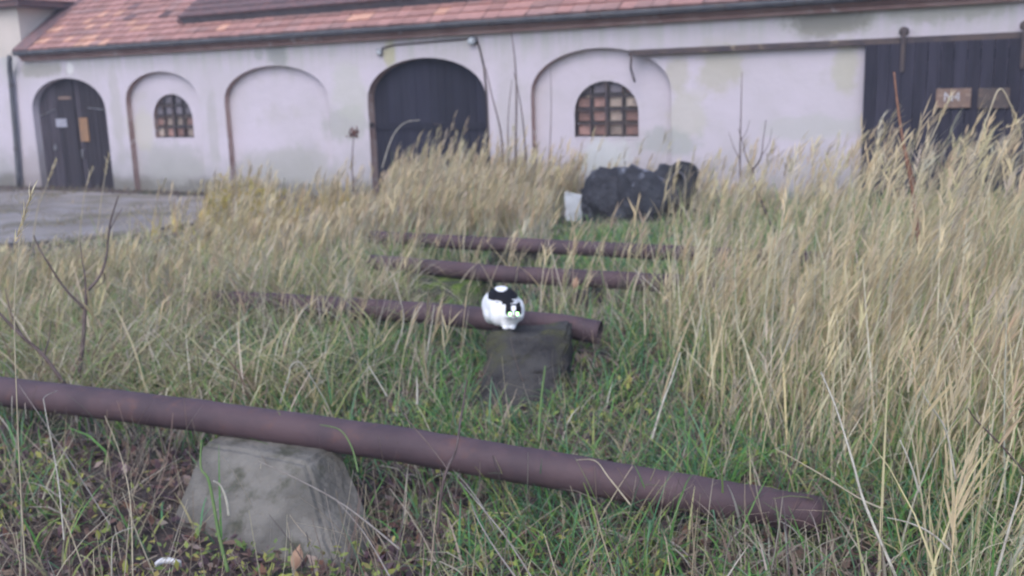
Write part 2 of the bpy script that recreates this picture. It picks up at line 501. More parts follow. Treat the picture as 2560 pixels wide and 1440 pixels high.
def boards(parent, pts, n, y, m, thick=0.03, gap=0.008, jit=0.006):
    u0, u1 = min(p[0] for p in pts), max(p[0] for p in pts)
    w = (u1 - u0) / n
    for k in range(n):
        poly = clip_poly(pts, u0 + k * w + gap / 2, u0 + (k + 1) * w - gap / 2)
        if len(poly) < 3: continue
        dy = y + random.uniform(-jit, jit)
        V = [(a, dy, b) for a, b in poly] + [(a, dy + thick, b) for a, b in poly]
        N = len(poly)
        F = [tuple(range(N)), tuple(range(2 * N - 1, N - 1, -1))] + [(i, (i + 1) % N, N + (i + 1) % N, N + i) for i in range(N)]
        bm = bmesh.new()
        vs = [bm.verts.new(v) for v in V]
        for f in F: bm.faces.new([vs[i] for i in f])
        from_bm('plank', bm, m, parent)

# left arched door, boarded, with strap hinges
dl = empty('door'); dl.parent = barn
tag(dl, 'weathered grey brown boarded arched door')
boards(dl, ARCH['door_l'], 15, 0.16, M['door_old'])
bm = bmesh.new(); add_box(bm, -11.3, -9.08, 0.24, 0.26, -0.24, 2.0); from_bm('backing_board', bm, M['door_dark'], dl)
bm = bmesh.new(); add_box(bm, -10.24, -10.15, 0.13, 0.156, -0.2, 1.98); from_bm('centre_strip', bm, M['door_old'], dl)
for (a, b) in (((-11.28, 1.27), (-10.78, 1.40)), ((-9.75, 1.42), (-9.1, 1.36))):
    tube('strap_hinge', [(a[0], 0.145, a[1]), (b[0], 0.145, b[1])], 0.022, M['iron_pale'], dl, 6, flat=0.5)
tube('handle', [(-10.05, 0.14, 0.58), (-10.05, 0.11, 0.56), (-10.05, 0.11, 0.42), (-10.05, 0.14, 0.40)], 0.016, M['iron_pale'], dl, 6)
bm = bmesh.new(); add_box(bm, -10.62, -10.2, 0.13, 0.15, 1.60, 1.66); from_bm('batten', bm, M['sign'], dl)
bm = bmesh.new(); add_box(bm, -11.3, -9.08, -0.06, 0.12, -0.32, -0.21, 0.01); from_bm('doorstep', bm, M['concrete'], barn)

# middle arched door, dark
dm = empty('door'); dm.parent = barn
tag(dm, 'dark tarred double door filling the middle arch')
boards(dm, ARCH['door_m'], 16, 0.17, M['door_dark'], gap=0.005, jit=0.003)
bm = bmesh.new(); add_box(bm, -2.61, -0.37, 0.24, 0.26, -0.24, 2.0); from_bm('backing_board', bm, M['door_dark'], dm)
bm = bmesh.new(); add_box(bm, -2.6, -0.38, 0.145, 0.165, 0.95, 1.06); from_bm('cross_rail', bm, M['door_dark'], dm)
tube('handle', [(-1.42, 0.16, 1.04), (-1.42, 0.12, 1.03), (-1.28, 0.12, 1.03), (-1.28, 0.16, 1.04)], 0.012, M['iron'], dm, 6)
for s in (-2.645, -0.335):
    bm = bmesh.new(); add_box(bm, s - 0.04, s + 0.04, 0.02, 0.12, 1.0, 1.07, 0.01); from_bm('hinge_pin', bm, M['iron'], barn)

# bricked-up windows behind iron bars
def window(key, ncol, rows, cols_mat, yb):
    w = empty('window'); w.parent = barn
    pts = ARCH[key]
    u0, u1 = pts[0][0], pts[-1][0]
    reveal('frame', pts, REV, REV + 0.16, M['iron'] if key == 'win2' else M['reveal'], w, closed=True)
    bm = bmesh.new(); add_box(bm, u0 - 0.1, u1 + 0.1, yb + 0.05, yb + 0.07, 0.7, 1.75); from_bm('mortar_bed', bm, M['mortar'], w)
    zt = max(p[1] for p in pts)
    h = (zt - 0.82) / rows
    for r in range(rows):
        off = 0.0
        for c in range(ncol + 1):
            a, b = u0 + (c - off) * (u1 - u0) / ncol, u0 + (c + 1 - off) * (u1 - u0) / ncol
            a, b = max(a, u0), min(b, u1)
            if b - a < 0.05: continue
            z0, z1 = 0.82 + r * h, 0.82 + (r + 1) * h
            j = random.uniform(-0.012, 0.008)
            bm = bmesh.new()
            add_box(bm, a + 0.026, b - 0.026, yb + j, yb + 0.055, z0 + 0.028, z1 - 0.024, 0.010)
            from_bm('brick', bm, M[random.choice(cols_mat(r, c))], w)
    def height(u):
        c, rr = (u0 + u1) / 2, (u1 - u0) / 2
        return 1.16 + (zt - 1.16) * max(0, 1 - ((u - c) / rr) ** 2) ** 0.46
    for i in range(1, 4):
        u = u0 + (u1 - u0) * i / 4
        rr = 0.022 if i == 2 else 0.009
        bm = bmesh.new(); add_box(bm, u - rr, u + rr, yb - 0.07, yb - 0.04, 0.822, height(u) - 0.004); from_bm('upright_bar', bm, M['iron'], w)
    for i in range(1, 4):
        z = 0.82 + (zt - 0.82) * i / 4 * 0.98
        half = (u1 - u0) / 2 * (1 if z < 1.16 else math.sqrt(max(0, 1 - ((z - 1.16) / (zt - 1.16)) ** 2.1)))
        c = (u0 + u1) / 2
        bm = bmesh.new(); add_box(bm, c - half + 0.003, c + half - 0.003, yb - 0.038, yb - 0.014, z - 0.013, z + 0.013); from_bm('cross_bar', bm, M['iron'], w)
    bm = bmesh.new(); add_box(bm, u0 + 0.004, u1 - 0.004, REV - 0.006, REV + 0.10, 0.79, 0.823, 0.003); from_bm('sill', bm, M['plaster'], w)
    return w
w1 = window('win1', 4, 4, lambda r, c: ['brick_c'] if r > 1 else ['brick_a', 'brick_a', 'brick_b'], 0.205)
tag(w1, 'arched window bricked up, sooty grey bricks in its upper half')
w2 = window('win2', 4, 4, lambda r, c: ['brick_a', 'brick_b', 'brick_a', 'brick_b'] if r < 3 else ['brick_c', 'brick_a', 'brick_c'], 0.215)
tag(w2, 'arched window bricked up in mixed orange and buff bricks')

# sliding gate and its rail
gt = empty('sliding_gate'); gt.parent = barn
tag(gt, 'tall dark boarded sliding gate hung from an iron rail')
gpts = [(5.25, -0.2), (5.25, 1.97), (7.75, 1.97), (7.75, -0.2)]
boards(gt, gpts, 17, -0.13, M['gate'], gap=0.005, jit=0.003)
for z in (0.15, 1.0, 1.75):
    bm = bmesh.new(); add_box(bm, 5.27, 7.73, -0.092, -0.06, z, z + 0.12); from_bm('ledge', bm, M['gate'], gt)
for u in (5.70, 7.02):
    hg = bmesh.new()
    add_box(hg, u - 0.025, u + 0.025, -0.165, -0.14, 1.62, 2.10, 0.008)
    from_bm('hanger', hg, M['iron'], gt)
    V, F = tube_data([(u, -0.16, 2.11), (u, -0.10, 2.11)], 0.058, 14)
    from_py('roller', V, F, M['iron'], gt, smooth=True)
bm = bmesh.new(); add_box(bm, 2.06, 8.6, -0.10, -0.045, 1.965, 2.045, 0.006); from_bm('gate_rail', bm, M['iron'], barn)
for u in (2.2, 3.3, 4.4, 6.3, 8.3):
    bm = bmesh.new(); add_box(bm, u - 0.02, u + 0.02, -0.044, 0.0, 1.97, 2.04); from_bm('rail_bracket', bm, M['iron'], barn)
tube('stop_rod', [(2.10, -0.09, 1.98), (2.10, -0.12, 1.80), (2.14, -0.13, 1.68), (2.16, -0.12, 1.60)], 0.018, M['iron'], barn, 6)

# cable, conduit
tube('cable', [(-2.26, -0.02, 2.26), (-2.0, -0.02, 2.305), (-1.3, -0.02, 2.315), (-0.62, -0.02, 2.33), (-0.47, -0.02, 2.32), (-0.43, -0.02, 2.2), (-0.36, -0.02, 1.9), (-0.33, -0.02, 1.5), (-0.32, -0.02, 0.4)], 0.014, M['iron'], barn, 6)
# downpipe
tube('downpipe', [(-11.52, -0.215, 2.50), (-11.60, -0.18, 2.38), (-11.74, -0.10, 2.22), (-11.76, -0.09, 2.05), (-11.84, -0.085, 1.0), (-11.93, -0.08, 0.1), (-11.95, -0.09, -0.22)], 0.052, M['zinc'], barn, 10)
for z, u in ((1.9, -11.77), (0.6, -11.88)):
    tube('pipe_clamp', [(u, -0.085, z), (u, -0.085, z + 0.035)], 0.062, M['iron'], barn, 10)

# ---- roof
ANG = math.radians(36)
RS = Vector((0, math.cos(ANG), math.sin(ANG)))      # up the slope
RN = Vector((0, -math.sin(ANG), math.cos(ANG)))
EDGE = Vector((0, -0.18, 2.575))
roof = empty('roof'); roof.parent = barn
ridge_s = (DEPTH / 2 + 0.18) / math.cos(ANG)
def rp(u, s, h=0.0): return EDGE + Vector((u, 0, 0)) + RS * s + RN * h
bm = bmesh.new()
rv = [rp(U0 + 0.02, 0.02, -0.03), rp(U1 + 0.3, 0.02, -0.03), rp(U1 + 0.3, ridge_s, -0.03), rp(U0 + 0.02, ridge_s, -0.03)]
zb = rv[2].z - (DEPTH / 2 + 0.3) * math.tan(ANG)
rv += [Vector((U1 + 0.3, DEPTH + 0.3, zb)), Vector((U0 + 0.02, DEPTH + 0.3, zb))]
vs = [bm.verts.new(v) for v in rv]
bm.faces.new(vs[:4]); bm.faces.new((vs[3], vs[2], vs[4], vs[5]))
for f in list(bm.faces): f.normal_update()
from_bm('roof_deck', bm, M['batten'], roof)
gv = [Vector((U1, 0, EAVE)), Vector((U1, DEPTH, EAVE)), Vector((U1, DEPTH / 2, rv[2].z - 0.05))]
from_py('gable', gv, [(0, 1, 2)], M['plaster'], barn)

TW, TG = 0.245, 0.205
def tile_mesh(name, m):
    prof = [(0.0, 0.006), (0.02, 0.012), (0.05, 0.006), (0.15, 0.003), (0.225, 0.005), (0.245, 0.010)]
    V = []
    for s, dz, th in ((0.0, 0.040, 0.0), (TG * 1.25, 0.004, 0.0)):
        V += [(x, s, z + dz) for x, z in prof]
    V += [(x, 0.0, z + 0.040 - 0.034) for x, z in prof]
    n = len(prof)
    F = [(i, i + 1, n + i + 1, n + i) for i in range(n - 1)] + [(2 * n + i, 2 * n + i + 1, i + 1, i) for i in range(n - 1)]
    me = bpy.data.meshes.new(name)
    me.from_pydata(V, [], F)
    me.materials.append(m)
    return me
TM = {k: tile_mesh('tile_' + k, M['tile_' + k]) for k in ('red', 'orange', 'dark', 'mauve')}
TMV = {k: ([Vector(v.co) for v in TM[k].vertices], [tuple(p.vertices) for p in TM[k].polygons]) for k in TM}
TROT = Matrix((Vector((1, 0, 0)), RS, RN)).transposed().to_4x4()

DORM_U0, DORM_S = -6.95, 0.52                      # a raised strip of old dark tiles starts here
def tile_kind(i, r, u):
    x = vnoise(u, r, 1.1) + random.uniform(-0.22, 0.22)
    if r <= 3:
        if x > 0.84: return 'orange'
        if x < 0.22: return 'mauve'
        return 'red' if random.random() > 0.08 else 'mauve'
    if x > 0.95: return 'orange'
    if x < 0.40: return 'mauve'
    return 'red' if random.random() > 0.07 else 'dark'

BM_INV = Matrix.Translation(WALL_O) @ Matrix.Rotation(WALL_RZ, 4, 'Z')
def px_of(P):
    v = BM_INV @ P - EYE
    d = v.dot(fwd)
    return 1280 + FPX * v.dot(RT) / d, 720 - FPX * v.dot(UP) / d, d

cand = []
nrow = int(ridge_s / TG)
ncol = int((U1 + 0.3 - (U0 + 0.12)) / TW)
for r in range(nrow):
    for i in range(ncol):
        u = U0 + 0.12 + i * TW
        if r * TG > DORM_S - 0.1 and DORM_U0 < u < 2.4 and r * TG < 3.4: continue
        P = rp(u, r * TG)
        x, y, d = px_of(P + Vector((TW / 2, 0, 0)))
        vis = -20 < x < 2580 and y > -25
        cand.append((0 if vis else 1, d, r, i, u))
cand.sort()
def tile_matrix(u, r):
    j = Matrix.Rotation(random.uniform(-0.02, 0.02), 4, 'Z') @ Matrix.Rotation(random.uniform(-0.012, 0.02), 4, 'X')
    return Matrix.Translation(rp(u + random.uniform(-0.006, 0.006), r * TG + random.uniform(-0.008, 0.008), random.uniform(0, 0.006))) @ TROT @ j
rest = {k: ([], []) for k in TM}
for n, (nv, d, r, i, u) in enumerate(cand):
    k = tile_kind(i, r, u)
    mtx = tile_matrix(u, r)
    if n < 300:
        t = bpy.data.objects.new('tile', TM[k])
        t.matrix_local = mtx
        COL.objects.link(t)
        t.parent = roof
    else:
        V, F = rest[k]
        b = len(V)
        V += [mtx @ v for v in TMV[k][0]]
        F += [tuple(a + b for a in f) for f in TMV[k][1]]
V, F, MI = [], [], []
for n, k in enumerate(TM):
    b = len(V)
    V += rest[k][0]
    F += [tuple(a + b for a in f) for f in rest[k][1]]
    MI += [n] * len(rest[k][1])
o = from_py('roof_tiles', V, F, [M['tile_' + k] for k in TM], roof)
o.data.polygons.foreach_set('material_index', MI)
tag(o, kind='stuff')

# raised shed dormer of older dark tiles with a boarded front edge
dorm = empty('dormer'); dorm.parent = barn
tag(dorm, 'low shed dormer with sooty tiles and a dark front edge')
DU1 = 2.4
bm = bmesh.new()
a, b_, c_, d_ = rp(DORM_U0, DORM_S, 0.15), rp(DU1, DORM_S, 0.15), rp(DU1, 3.4, 0.05), rp(DORM_U0, 3.4, 0.05)
lo = [rp(DORM_U0, DORM_S, -0.02), rp(DU1, DORM_S, -0.02), rp(DU1, 3.4, -0.02), rp(DORM_U0, 3.4, -0.02)]
vs = [bm.verts.new(p) for p in (a, b_, c_, d_, *lo)]
for f in ((0, 1, 2, 3), (0, 4, 5, 1), (1, 5, 6, 2), (3, 7, 4, 0)): bm.faces.new([vs[i] for i in f])
from_bm('dormer_box', bm, M['zinc'], dorm)
V, F = [], []
for r in range(11):
    for i in range(int((DU1 - DORM_U0) / TW)):
        s = DORM_S - 0.03 + r * TG
        mtx = Matrix.Translation(rp(DORM_U0 + i * TW, s, 0.165 - 0.1 * (s - DORM_S) / 2.7)) @ TROT @ Matrix.Rotation(random.uniform(-0.02, 0.02), 4, 'Z')
        b = len(V)
        V += [mtx @ v for v in TMV['dark'][0]]
        F += [tuple(x + b for x in f) for f in TMV['dark'][1]]
tag(from_py('roof_tiles', V, F, M['tile_dark'], dorm), kind='stuff')
tube('verge_board', [rp(DORM_U0 - 0.03, DORM_S - 0.05, 0.12), rp(DORM_U0 - 0.03, 3.4, 0.08)], 0.05, M['tile_dark'], dorm, 4)

# gutter: half-round zinc trough, then the cornice below it
V, F = [], []
gu = np.linspace(U0 + 0.05, U1 + 0.3, 40)
for u in gu:
    sag = 0.012 * (vnoise(u, 0, 0.8) - 0.5)
    for k in range(9):
        a_ = PI + PI * k / 8
        V.append((u, -0.215 + 0.062 * math.cos(a_), 2.575 + sag + 0.075 * math.sin(a_)))
for i in range(len(gu) - 1):
    for k in range(8): F.append((i * 9 + k, (i + 1) * 9 + k, (i + 1) * 9 + k + 1, i * 9 + k + 1))
gut = from_py('gutter', V, F, M['zinc'], barn, smooth=True)
sol = gut.modifiers.new('thick', 'SOLIDIFY'); sol.thickness = 0.006
for u in np.arange(U0 + 0.5, U1, 0.9):
    tube('gutter_bracket', [(u, -0.215 + 0.070 * math.cos(t), 2.575 + 0.084 * math.sin(t)) for t in np.linspace(PI, 2 * PI, 7)], 0.008, M['iron'], barn, 5)
bm = bmesh.new()
add_box(bm, U0 + 0.05, U1, -0.145, -0.003, 2.455, 2.545)
add_box(bm, U0 + 0.05, U1, -0.10, -0.004, 2.39, 2.452)
from_bm('cornice', bm, M['cornice'], barn)

# flashing where the roof meets the taller block
bm = bmesh.new()
fl = [rp(U0 + 0.0, -0.02, 0.07), rp(U0 + 0.44, -0.02, 0.055), rp(U0 + 0.44, ridge_s, 0.055), rp(U0 + 0.0, ridge_s, 0.07)]
vs = [bm.verts.new(p) for p in fl] + [bm.verts.new(p - RN * 0.06) for p in fl]
for f in ((0, 1, 2, 3), (1, 5, 6, 2), (0, 4, 5, 1)): bm.faces.new([vs[i] for i in f])
from_bm('lead_flashing', bm, M['tile_dark'], roof)

# ---- taller adjoining block
tb = empty('adjoining_block', WALL_O, WALL_RZ)
tag(tb, 'taller cream plastered block adjoining the far left end of the stable', 'building')
bm = bmesh.new()
v = [(-19, 0.0, -0.7), (U0 - 0.004, 0.0, -0.7), (U0 - 0.004, 0.0, 2.5), (-19, 0.0, 2.5)]
bm.faces.new([bm.verts.new(p) for p in v])
from_bm('wall', bm, M['plaster'], tb)
bm = bmesh.new()
add_box(bm, -19, U0 - 0.004, 0.004, 7.0, 2.5, 3.47, 0.0)
add_box(bm, -19, U0 - 0.004, 0.01, 7.0, -0.7, 2.498)
from_bm('upper_wall', bm, M['cream'], tb)
bm = bmesh.new()
add_box(bm, -19.3, U0 + 0.33, -0.20, 7.2, 3.475, 3.60)
from_bm('eaves_board', bm, M['tile_dark'], tb)
rf = empty('roof'); rf.parent = tb
bm = bmesh.new()
e = [(-19.35, -0.25, 3.605), (U0 + 0.38, -0.25, 3.605), (U0 + 0.38, 7.25, 3.605), (-19.35, 7.25, 3.605), (-15.5, 3.5, 6.2), (-14.7, 3.5, 6.2)]
vs = [bm.verts.new(p) for p in e]
for f in ((0, 1, 5, 4), (1, 2, 5), (2, 3, 4, 5), (3, 0, 4), (0, 3, 2, 1)): bm.faces.new([vs[i] for i in f])
from_bm('roof_covering', bm, M['tile_red'], rf)

# ------------------------------------------------------------------ things fixed to the barn (own things)
def wall_thing(name, u, w, z, label, cat):
    p = WALL_O + UD * u + WD * w
    t = empty(name, (p.x, p.y, z), WALL_RZ)
    return tag(t, label, cat)
def text_mesh(body, size, depth=0.002):
    cu = bpy.data.curves.new('lettering', 'FONT')
    cu.body = body
    cu.size = size
    cu.extrude = depth
    cu.align_x = 'CENTER'; cu.align_y = 'CENTER'
    t = bpy.data.objects.new('lettering_tmp', cu)
    COL.objects.link(t)
    bpy.context.view_layer.update()
    me = bpy.data.meshes.new_from_object(t.evaluated_get(bpy.context.evaluated_depsgraph_get()))
    bpy.data.objects.remove(t)
    me.transform(Matrix.Rotation(PI / 2, 4, 'X'))
    me.materials.clear()
    return me
sg = wall_thing('wooden_sign', 6.30, -0.158, 1.30, 'small brown sign with worn white characters on the dark sliding gate', 'sign')
bm = bmesh.new(); add_box(bm, -0.195, 0.195, -0.012, 0.012, -0.115, 0.115, 0.004); from_bm('board', bm, M['sign'], sg)
lt = link('lettering', text_mesh('N4', 0.15), M['white_print'], sg); lt.location = (-0.015, -0.014, 0.012)
sg2 = wall_thing('faded_sign', 6.74, -0.156, 1.29, 'faded dark brown board on the gate right beside the small sign', 'sign')
bm = bmesh.new(); add_box(bm, -0.17, 0.17, -0.008, 0.010, -0.12, 0.12, 0.004); from_bm('board', bm, M['sign_faded'], sg2)
n1 = wall_thing('notice', -10.62, 0.135, 1.13, 'grubby white paper notice on the left leaf of the arched door', 'notice')
bm = bmesh.new(); add_box(bm, -0.17, 0.17, -0.004, 0.004, -0.085, 0.085); from_bm('paper', bm, M['paper_white'], n1)
n2 = wall_thing('notice', -9.93, 0.13, 0.99, 'upright orange brown panel on the right leaf of the arched door', 'notice')
bm = bmesh.new(); add_box(bm, -0.13, 0.13, -0.008, 0.008, -0.24, 0.24, 0.003); from_bm('panel', bm, M['paper_orange'], n2)
lk = wall_thing('padlock', -10.90, 0.13, 0.62, 'small pale padlock low on the left leaf of the arched door', 'padlock')
bm = bmesh.new(); add_box(bm, -0.04, 0.04, -0.02, 0.015, -0.05, 0.03, 0.008); from_bm('lock_body', bm, M['iron_pale'], lk)
tube('shackle', [(-0.025, 0, 0.03), (-0.025, 0, 0.06), (0, 0, 0.08), (0.025, 0, 0.06), (0.025, 0, 0.03)], 0.008, M['iron_pale'], lk, 6)
lp = wall_thing('wall_lamp', -0.53, -0.03, 2.30, 'small round grey wall lamp under the gutter above the dark middle door', 'lamp')
V, F = tube_data([(0, 0.028, 0), (0, -0.02, 0)], [0.07, 0.07], 14); from_py('base_plate', V, F, M['iron_pale'], lp, smooth=False)
bm = bmesh.new(); bmesh.ops.create_uvsphere(bm, u_segments=14, v_segments=8, radius=0.06); bmesh.ops.translate(bm, verts=bm.verts, vec=(0, -0.045, -0.015)); from_bm('globe', bm, M['pale'], lp, True)
bx = wall_thing('junction_box', -2.3, -0.03, 2.2, 'tiny grey junction box on the wall left of the cable end', 'box')
bm = bmesh.new(); add_box(bm, -0.05, 0.05, -0.03, 0.028, -0.05, 0.05, 0.008); from_bm('casing', bm, M['iron_pale'], bx)
bm = bmesh.new(); add_box(bm, -0.035, 0.035, -0.036, -0.0305, -0.035, 0.035, 0.002); from_bm('cover', bm, M['pale'], bx)

# ------------------------------------------------------------------ pipes and their blocks
def pipe(label, pix, r=0.062, hollow_end=True):
    path = [on_level(x, y, z) for x, y, z in pix]
    fine = []
    for i in range(len(path) - 1):
        for t in np.linspace(0, 1, 8, endpoint=False):
            fine.append(path[i].lerp(path[i + 1], t) + Vector((0, 0, random.uniform(-0.002, 0.002))))
    fine.append(path[-1])
    t = empty('rusty_pipe', fine[0])
    tag(t, label, 'pipe')
    loc = [p - fine[0] for p in fine]
    o = tube('pipe_wall', loc, [r] * len(loc), M['rust'], t, 20, cap=False, wob=0.012)
    sol = o.modifiers.new('wall', 'SOLIDIFY'); sol.thickness = 0.008; sol.offset = -1
    for f in (0.37, 0.78):
        k = int(f * len(loc))
        d = (loc[k] - loc[k - 1]).normalized()
        tube('weld_seam', [loc[k] - d * 0.008, loc[k], loc[k] + d * 0.008], [r * 1.0, r * 1.05, r * 1.0], M['rust'], t, 20, cap=False)
    return t, fine

pA, pathA = pipe('near rusty pipe running across the foreground over the pale concrete block', [(-260, 950, .29), (0, 978, .29), (500, 1039, .285), (1000, 1111, .26), (1390, 1177, .215), (1780, 1244, .15), (2050, 1290, .07)])
pB, pathB = pipe('rusty pipe directly behind the crouching cat', [(520, 748, .20), (760, 762, .22), (1100, 786, .235), (1400, 814, .23), (1500, 832, .20)])
pC, pathC = pipe('second rusty pipe, the next one behind the cat', [(930, 655, .24), (1250, 685, .265), (1640, 706, .26), (1930, 724, .25)], 0.056)
pD, pathD = pipe('farthest rusty pipe, last before the tall grass and boulders', [(930, 592, .24), (1110, 604, .26), (1400, 618, .265), (1900, 642, .26), (2280, 662, .24)], 0.056)

def block(name, label, bl, br, tl, tr, depth_b, depth_t, h, m, noise=0.019, sub=6):
    """a truncated concrete footing: ground corners bl/br at the front, top edge tl/tr; runs back by depth_b / depth_t"""
    bl, br, tl, tr = (Vector(p) for p in (bl, br, tl, tr))
    d = (br - bl).normalized()
    back = Vector((-d.y, d.x, 0))
    o0 = (bl + br) / 2
    o0.z = gz(o0.x, o0.y)
    P = [bl, br, br + back * depth_b, bl + back * depth_b, tl, tr, tr + back * depth_t, tl + back * depth_t]
    for k in range(4): P[k].z = -0.08
    for k in range(4, 8): P[k].z = h
    bm = bmesh.new()
    vs = [bm.verts.new(p - o0) for p in P]
    for f in ((4, 5, 6, 7), (0, 1, 5, 4), (1, 2, 6, 5), (2, 3, 7, 6), (3, 0, 4, 7), (3, 2, 1, 0)): bm.faces.new([vs[i] for i in f])
    bmesh.ops.bevel(bm, geom=bm.edges[:], offset=0.018, segments=2, affect='EDGES')
    bmesh.ops.subdivide_edges(bm, edges=[e for e in bm.edges if e.calc_length() > 0.08], cuts=sub, use_grid_fill=True)
    for v in bm.verts:
        p = v.co
        n = vnoise(p.x + p.z * 2.1, p.y + p.z * 1.7, 9) + 0.5 * vnoise(p.x - p.z, p.y + p.z * 1.3, 25) - 0.75
        v.co += Vector((p.x, p.y, p.z * 0.6)).normalized() * float(n) * noise * 2
    t = from_bm(name, bm, m, None, smooth=False)
    t.location = o0
    return tag(t, label, 'concrete block')
G = lambda x, y, z=0.0: on_level(x, y, z)
block('concrete_block', 'pale grey concrete footing under the near pipe', G(392, 1318), G(850, 1400), G(505, 1108, .222), G(765, 1158, .222), 0.30, 0.24, 0.222, M['concrete'], 0.010)
block('concrete_block', 'dark mossy concrete footing the cat is crouching on', G(1175, 1010), G(1405, 1012), G(1222, 838, .285), G(1418, 836, .285), 0.62, 0.30, 0.285, M['concrete_dark'], 0.046, 7)
block('concrete_block', 'bright green mossy footing left of the cat, under the second pipe', G(1018, 790), G(1200, 795), G(1022, 708, .195), G(1200, 714, .195), 0.5, 0.4, 0.195, M['concrete_moss'])
block('concrete_block', 'pale footing under the middle of the farthest pipe', G(1215, 672), G(1345, 676), G(1232, 630, .198), G(1340, 634, .198), 0.5, 0.4, 0.198, M['concrete'])
block('concrete_block', 'rusty brown stained footing under the second pipe right of the cat', G(1432, 792), G(1480, 795), G(1436, 728, .195), G(1476, 730, .195), 0.4, 0.35, 0.195, M['plank'], 0.006, 2)

# ------------------------------------------------------------------ cat
def build_cat():
    base = on_level(1266, 829, 0.285)
    t = empty('cat', (base.x, base.y + 0.05, 0.288), 0.0)
    tag(t, 'black and white cat crouching on the mossy block, eyes shining', 'cat')
    bm = bmesh.new()
    def ell(c, r, rot=(0, 0, 0), seg=20):
        m = Matrix.Translation(c) @ Euler(rot).to_matrix().to_4x4() @ Matrix.Diagonal((*r, 1))
        bmesh.ops.create_uvsphere(bm, u_segments=seg, v_segments=seg // 2, radius=1, matrix=m)
    ell((-0.022, 0.13, 0.128), (0.108, 0.15, 0.112), (0.0, 0, 0.15))        # trunk, arched back
    ell((-0.055, 0.20, 0.105), (0.095, 0.11, 0.10))                          # rump
    ell((-0.088, 0.13, 0.085), (0.052, 0.085, 0.080), (0.2, 0.1, 0))         # near haunch
    ell((0.075, 0.14, 0.085), (0.040, 0.08, 0.075))
    ell((-0.012, 0.060, 0.075), (0.098, 0.085, 0.072))
    ell((-0.030, 0.14, 0.070), (0.112, 0.14, 0.068))
    ell((0.000, 0.045, 0.095), (0.085, 0.075, 0.080))                        # shoulders and chest
    ell((-0.045, 0.02, 0.085), (0.055, 0.055, 0.070))
    ell((0.030, 0.0, 0.085), (0.062, 0.05, 0.066))                           # neck
    hc = Vector((0.046, -0.055, 0.122))
    ell(hc, (0.054, 0.052, 0.047))                                           # head
    ell(hc + Vector((-0.030, -0.012, -0.020)), (0.030, 0.030, 0.025))        # cheeks
    ell(hc + Vector((0.030, -0.012, -0.020)), (0.030, 0.030, 0.025))
    ell(hc + Vector((0.0, -0.040, -0.018)), (0.024, 0.024, 0.017))           # muzzle
    ell(hc + Vector((0.0, -0.045, -0.006)), (0.011, 0.020, 0.012))           # bridge
    ell(hc + Vector((0.0, -0.034, -0.033)), (0.017, 0.018, 0.011))           # chin
    for s, x in ((-1, -0.034), (1, 0.034)):
        m = Matrix.Translation(hc + Vector((x, 0.005, 0.047))) @ Euler((-0.2, s * 0.38, 0)).to_matrix().to_4x4() @ Matrix.Diagonal((1, 0.5, 1, 1))
        bmesh.ops.create_cone(bm, cap_ends=True, segments=12, radius1=0.022, radius2=0.003, depth=0.040, matrix=m)
    for x, y in ((-0.004, -0.045), (0.036, -0.042)):                          # forelegs and paws
        ell((x, y + 0.045, 0.040), (0.030, 0.034, 0.042), (0.35, 0, 0))
        ell((x, y + 0.022, 0.014), (0.021, 0.024, 0.015))
    for k in range(9):                                                       # tail wrapped at the left
        a = k / 8
        ell((-0.085 - 0.03 * math.sin(a * 2.6), 0.28 - 0.12 * a, 0.030), (0.021, 0.026, 0.021), seg=10)
    me = bpy.data.meshes.new('tmp')
    bm.to_mesh(me); bm.free()
    tmp = bpy.data.objects.new('tmp', me)
    COL.objects.link(tmp)
    rm = tmp.modifiers.new('r', 'REMESH'); rm.mode = 'VOXEL'; rm.voxel_size = 0.0055
    sm = tmp.modifiers.new('s', 'SMOOTH'); sm.iterations = 14; sm.factor = 0.5
    bpy.context.view_layer.update()
    body = bpy.data.meshes.new_from_object(tmp.evaluated_get(bpy.context.evaluated_depsgraph_get()))
    bpy.data.objects.remove(tmp)
    # fur colour by region of the body
    co = np.empty(len(body.vertices) * 3); body.vertices.foreach_get('co', co); co = co.reshape(-1, 3)
    x, y, z = co.T
    nz = (vnoise(x + z * 3, y + z * 2, 45) - 0.5) * 0.018
    back = (z > 0.168 + nz + 0.10 * np.abs(x + 0.01) - 0.0 * y) & (y > -0.02) & (x > -0.105)
    spot = ((x + 0.025) / 0.040) ** 2 + ((z - 0.236) / 0.013) ** 2 < 1
    h = co - np.array(hc)
    mask = (y < 0.0) & (h[:, 2] > -0.014 + nz * 0.6) & (np.abs(h[:, 0]) > 0.0055 + 0.006 * (h[:, 2] > 0.018) * (h[:, 2] < 0.04)) & (np.abs(h[:, 0]) < 0.047)
    star = (y < -0.06) & (np.abs(h[:, 0]) < 0.012) & (h[:, 2] > 0.016) & (h[:, 2] < 0.040)
    ears = (h[:, 2] > 0.036) & (y < 0.02) & (np.abs(h[:, 0]) < 0.07)
    tail = (z < 0.06) & (x < -0.098) & (y > 0.10)
    black = ((back & ~spot) | mask | ears | tail) & ~star
    w = rng.random(len(x))[:, None]
    colr = np.where(black[:, None], np.array([0.006, 0.006, 0.010]) * (0.9 + 0.2 * w), np.array([0.80, 0.80, 0.83]) * (0.97 + 0.05 * w))
    at = body.color_attributes.new('fur', 'FLOAT_COLOR', 'POINT')
    at.data.foreach_set('color', np.c_[colr, np.ones(len(x))].astype(np.float32).ravel())
    m, nt, b = mat_base('cat_fur')
    g = NT(nt)
    a = g.n('ShaderNodeAttribute', attribute_name='fur')
    g.l(a.outputs[0], b.inputs['Base Color'])
    b.inputs['Roughness'].default_value = 0.75
    b.inputs['Specular IOR Level'].default_value = 0.2
    g.bump(g.noise(160, 3, (1, 1, 0.4)), 0.35, 0.003, b)
    body.materials.clear()
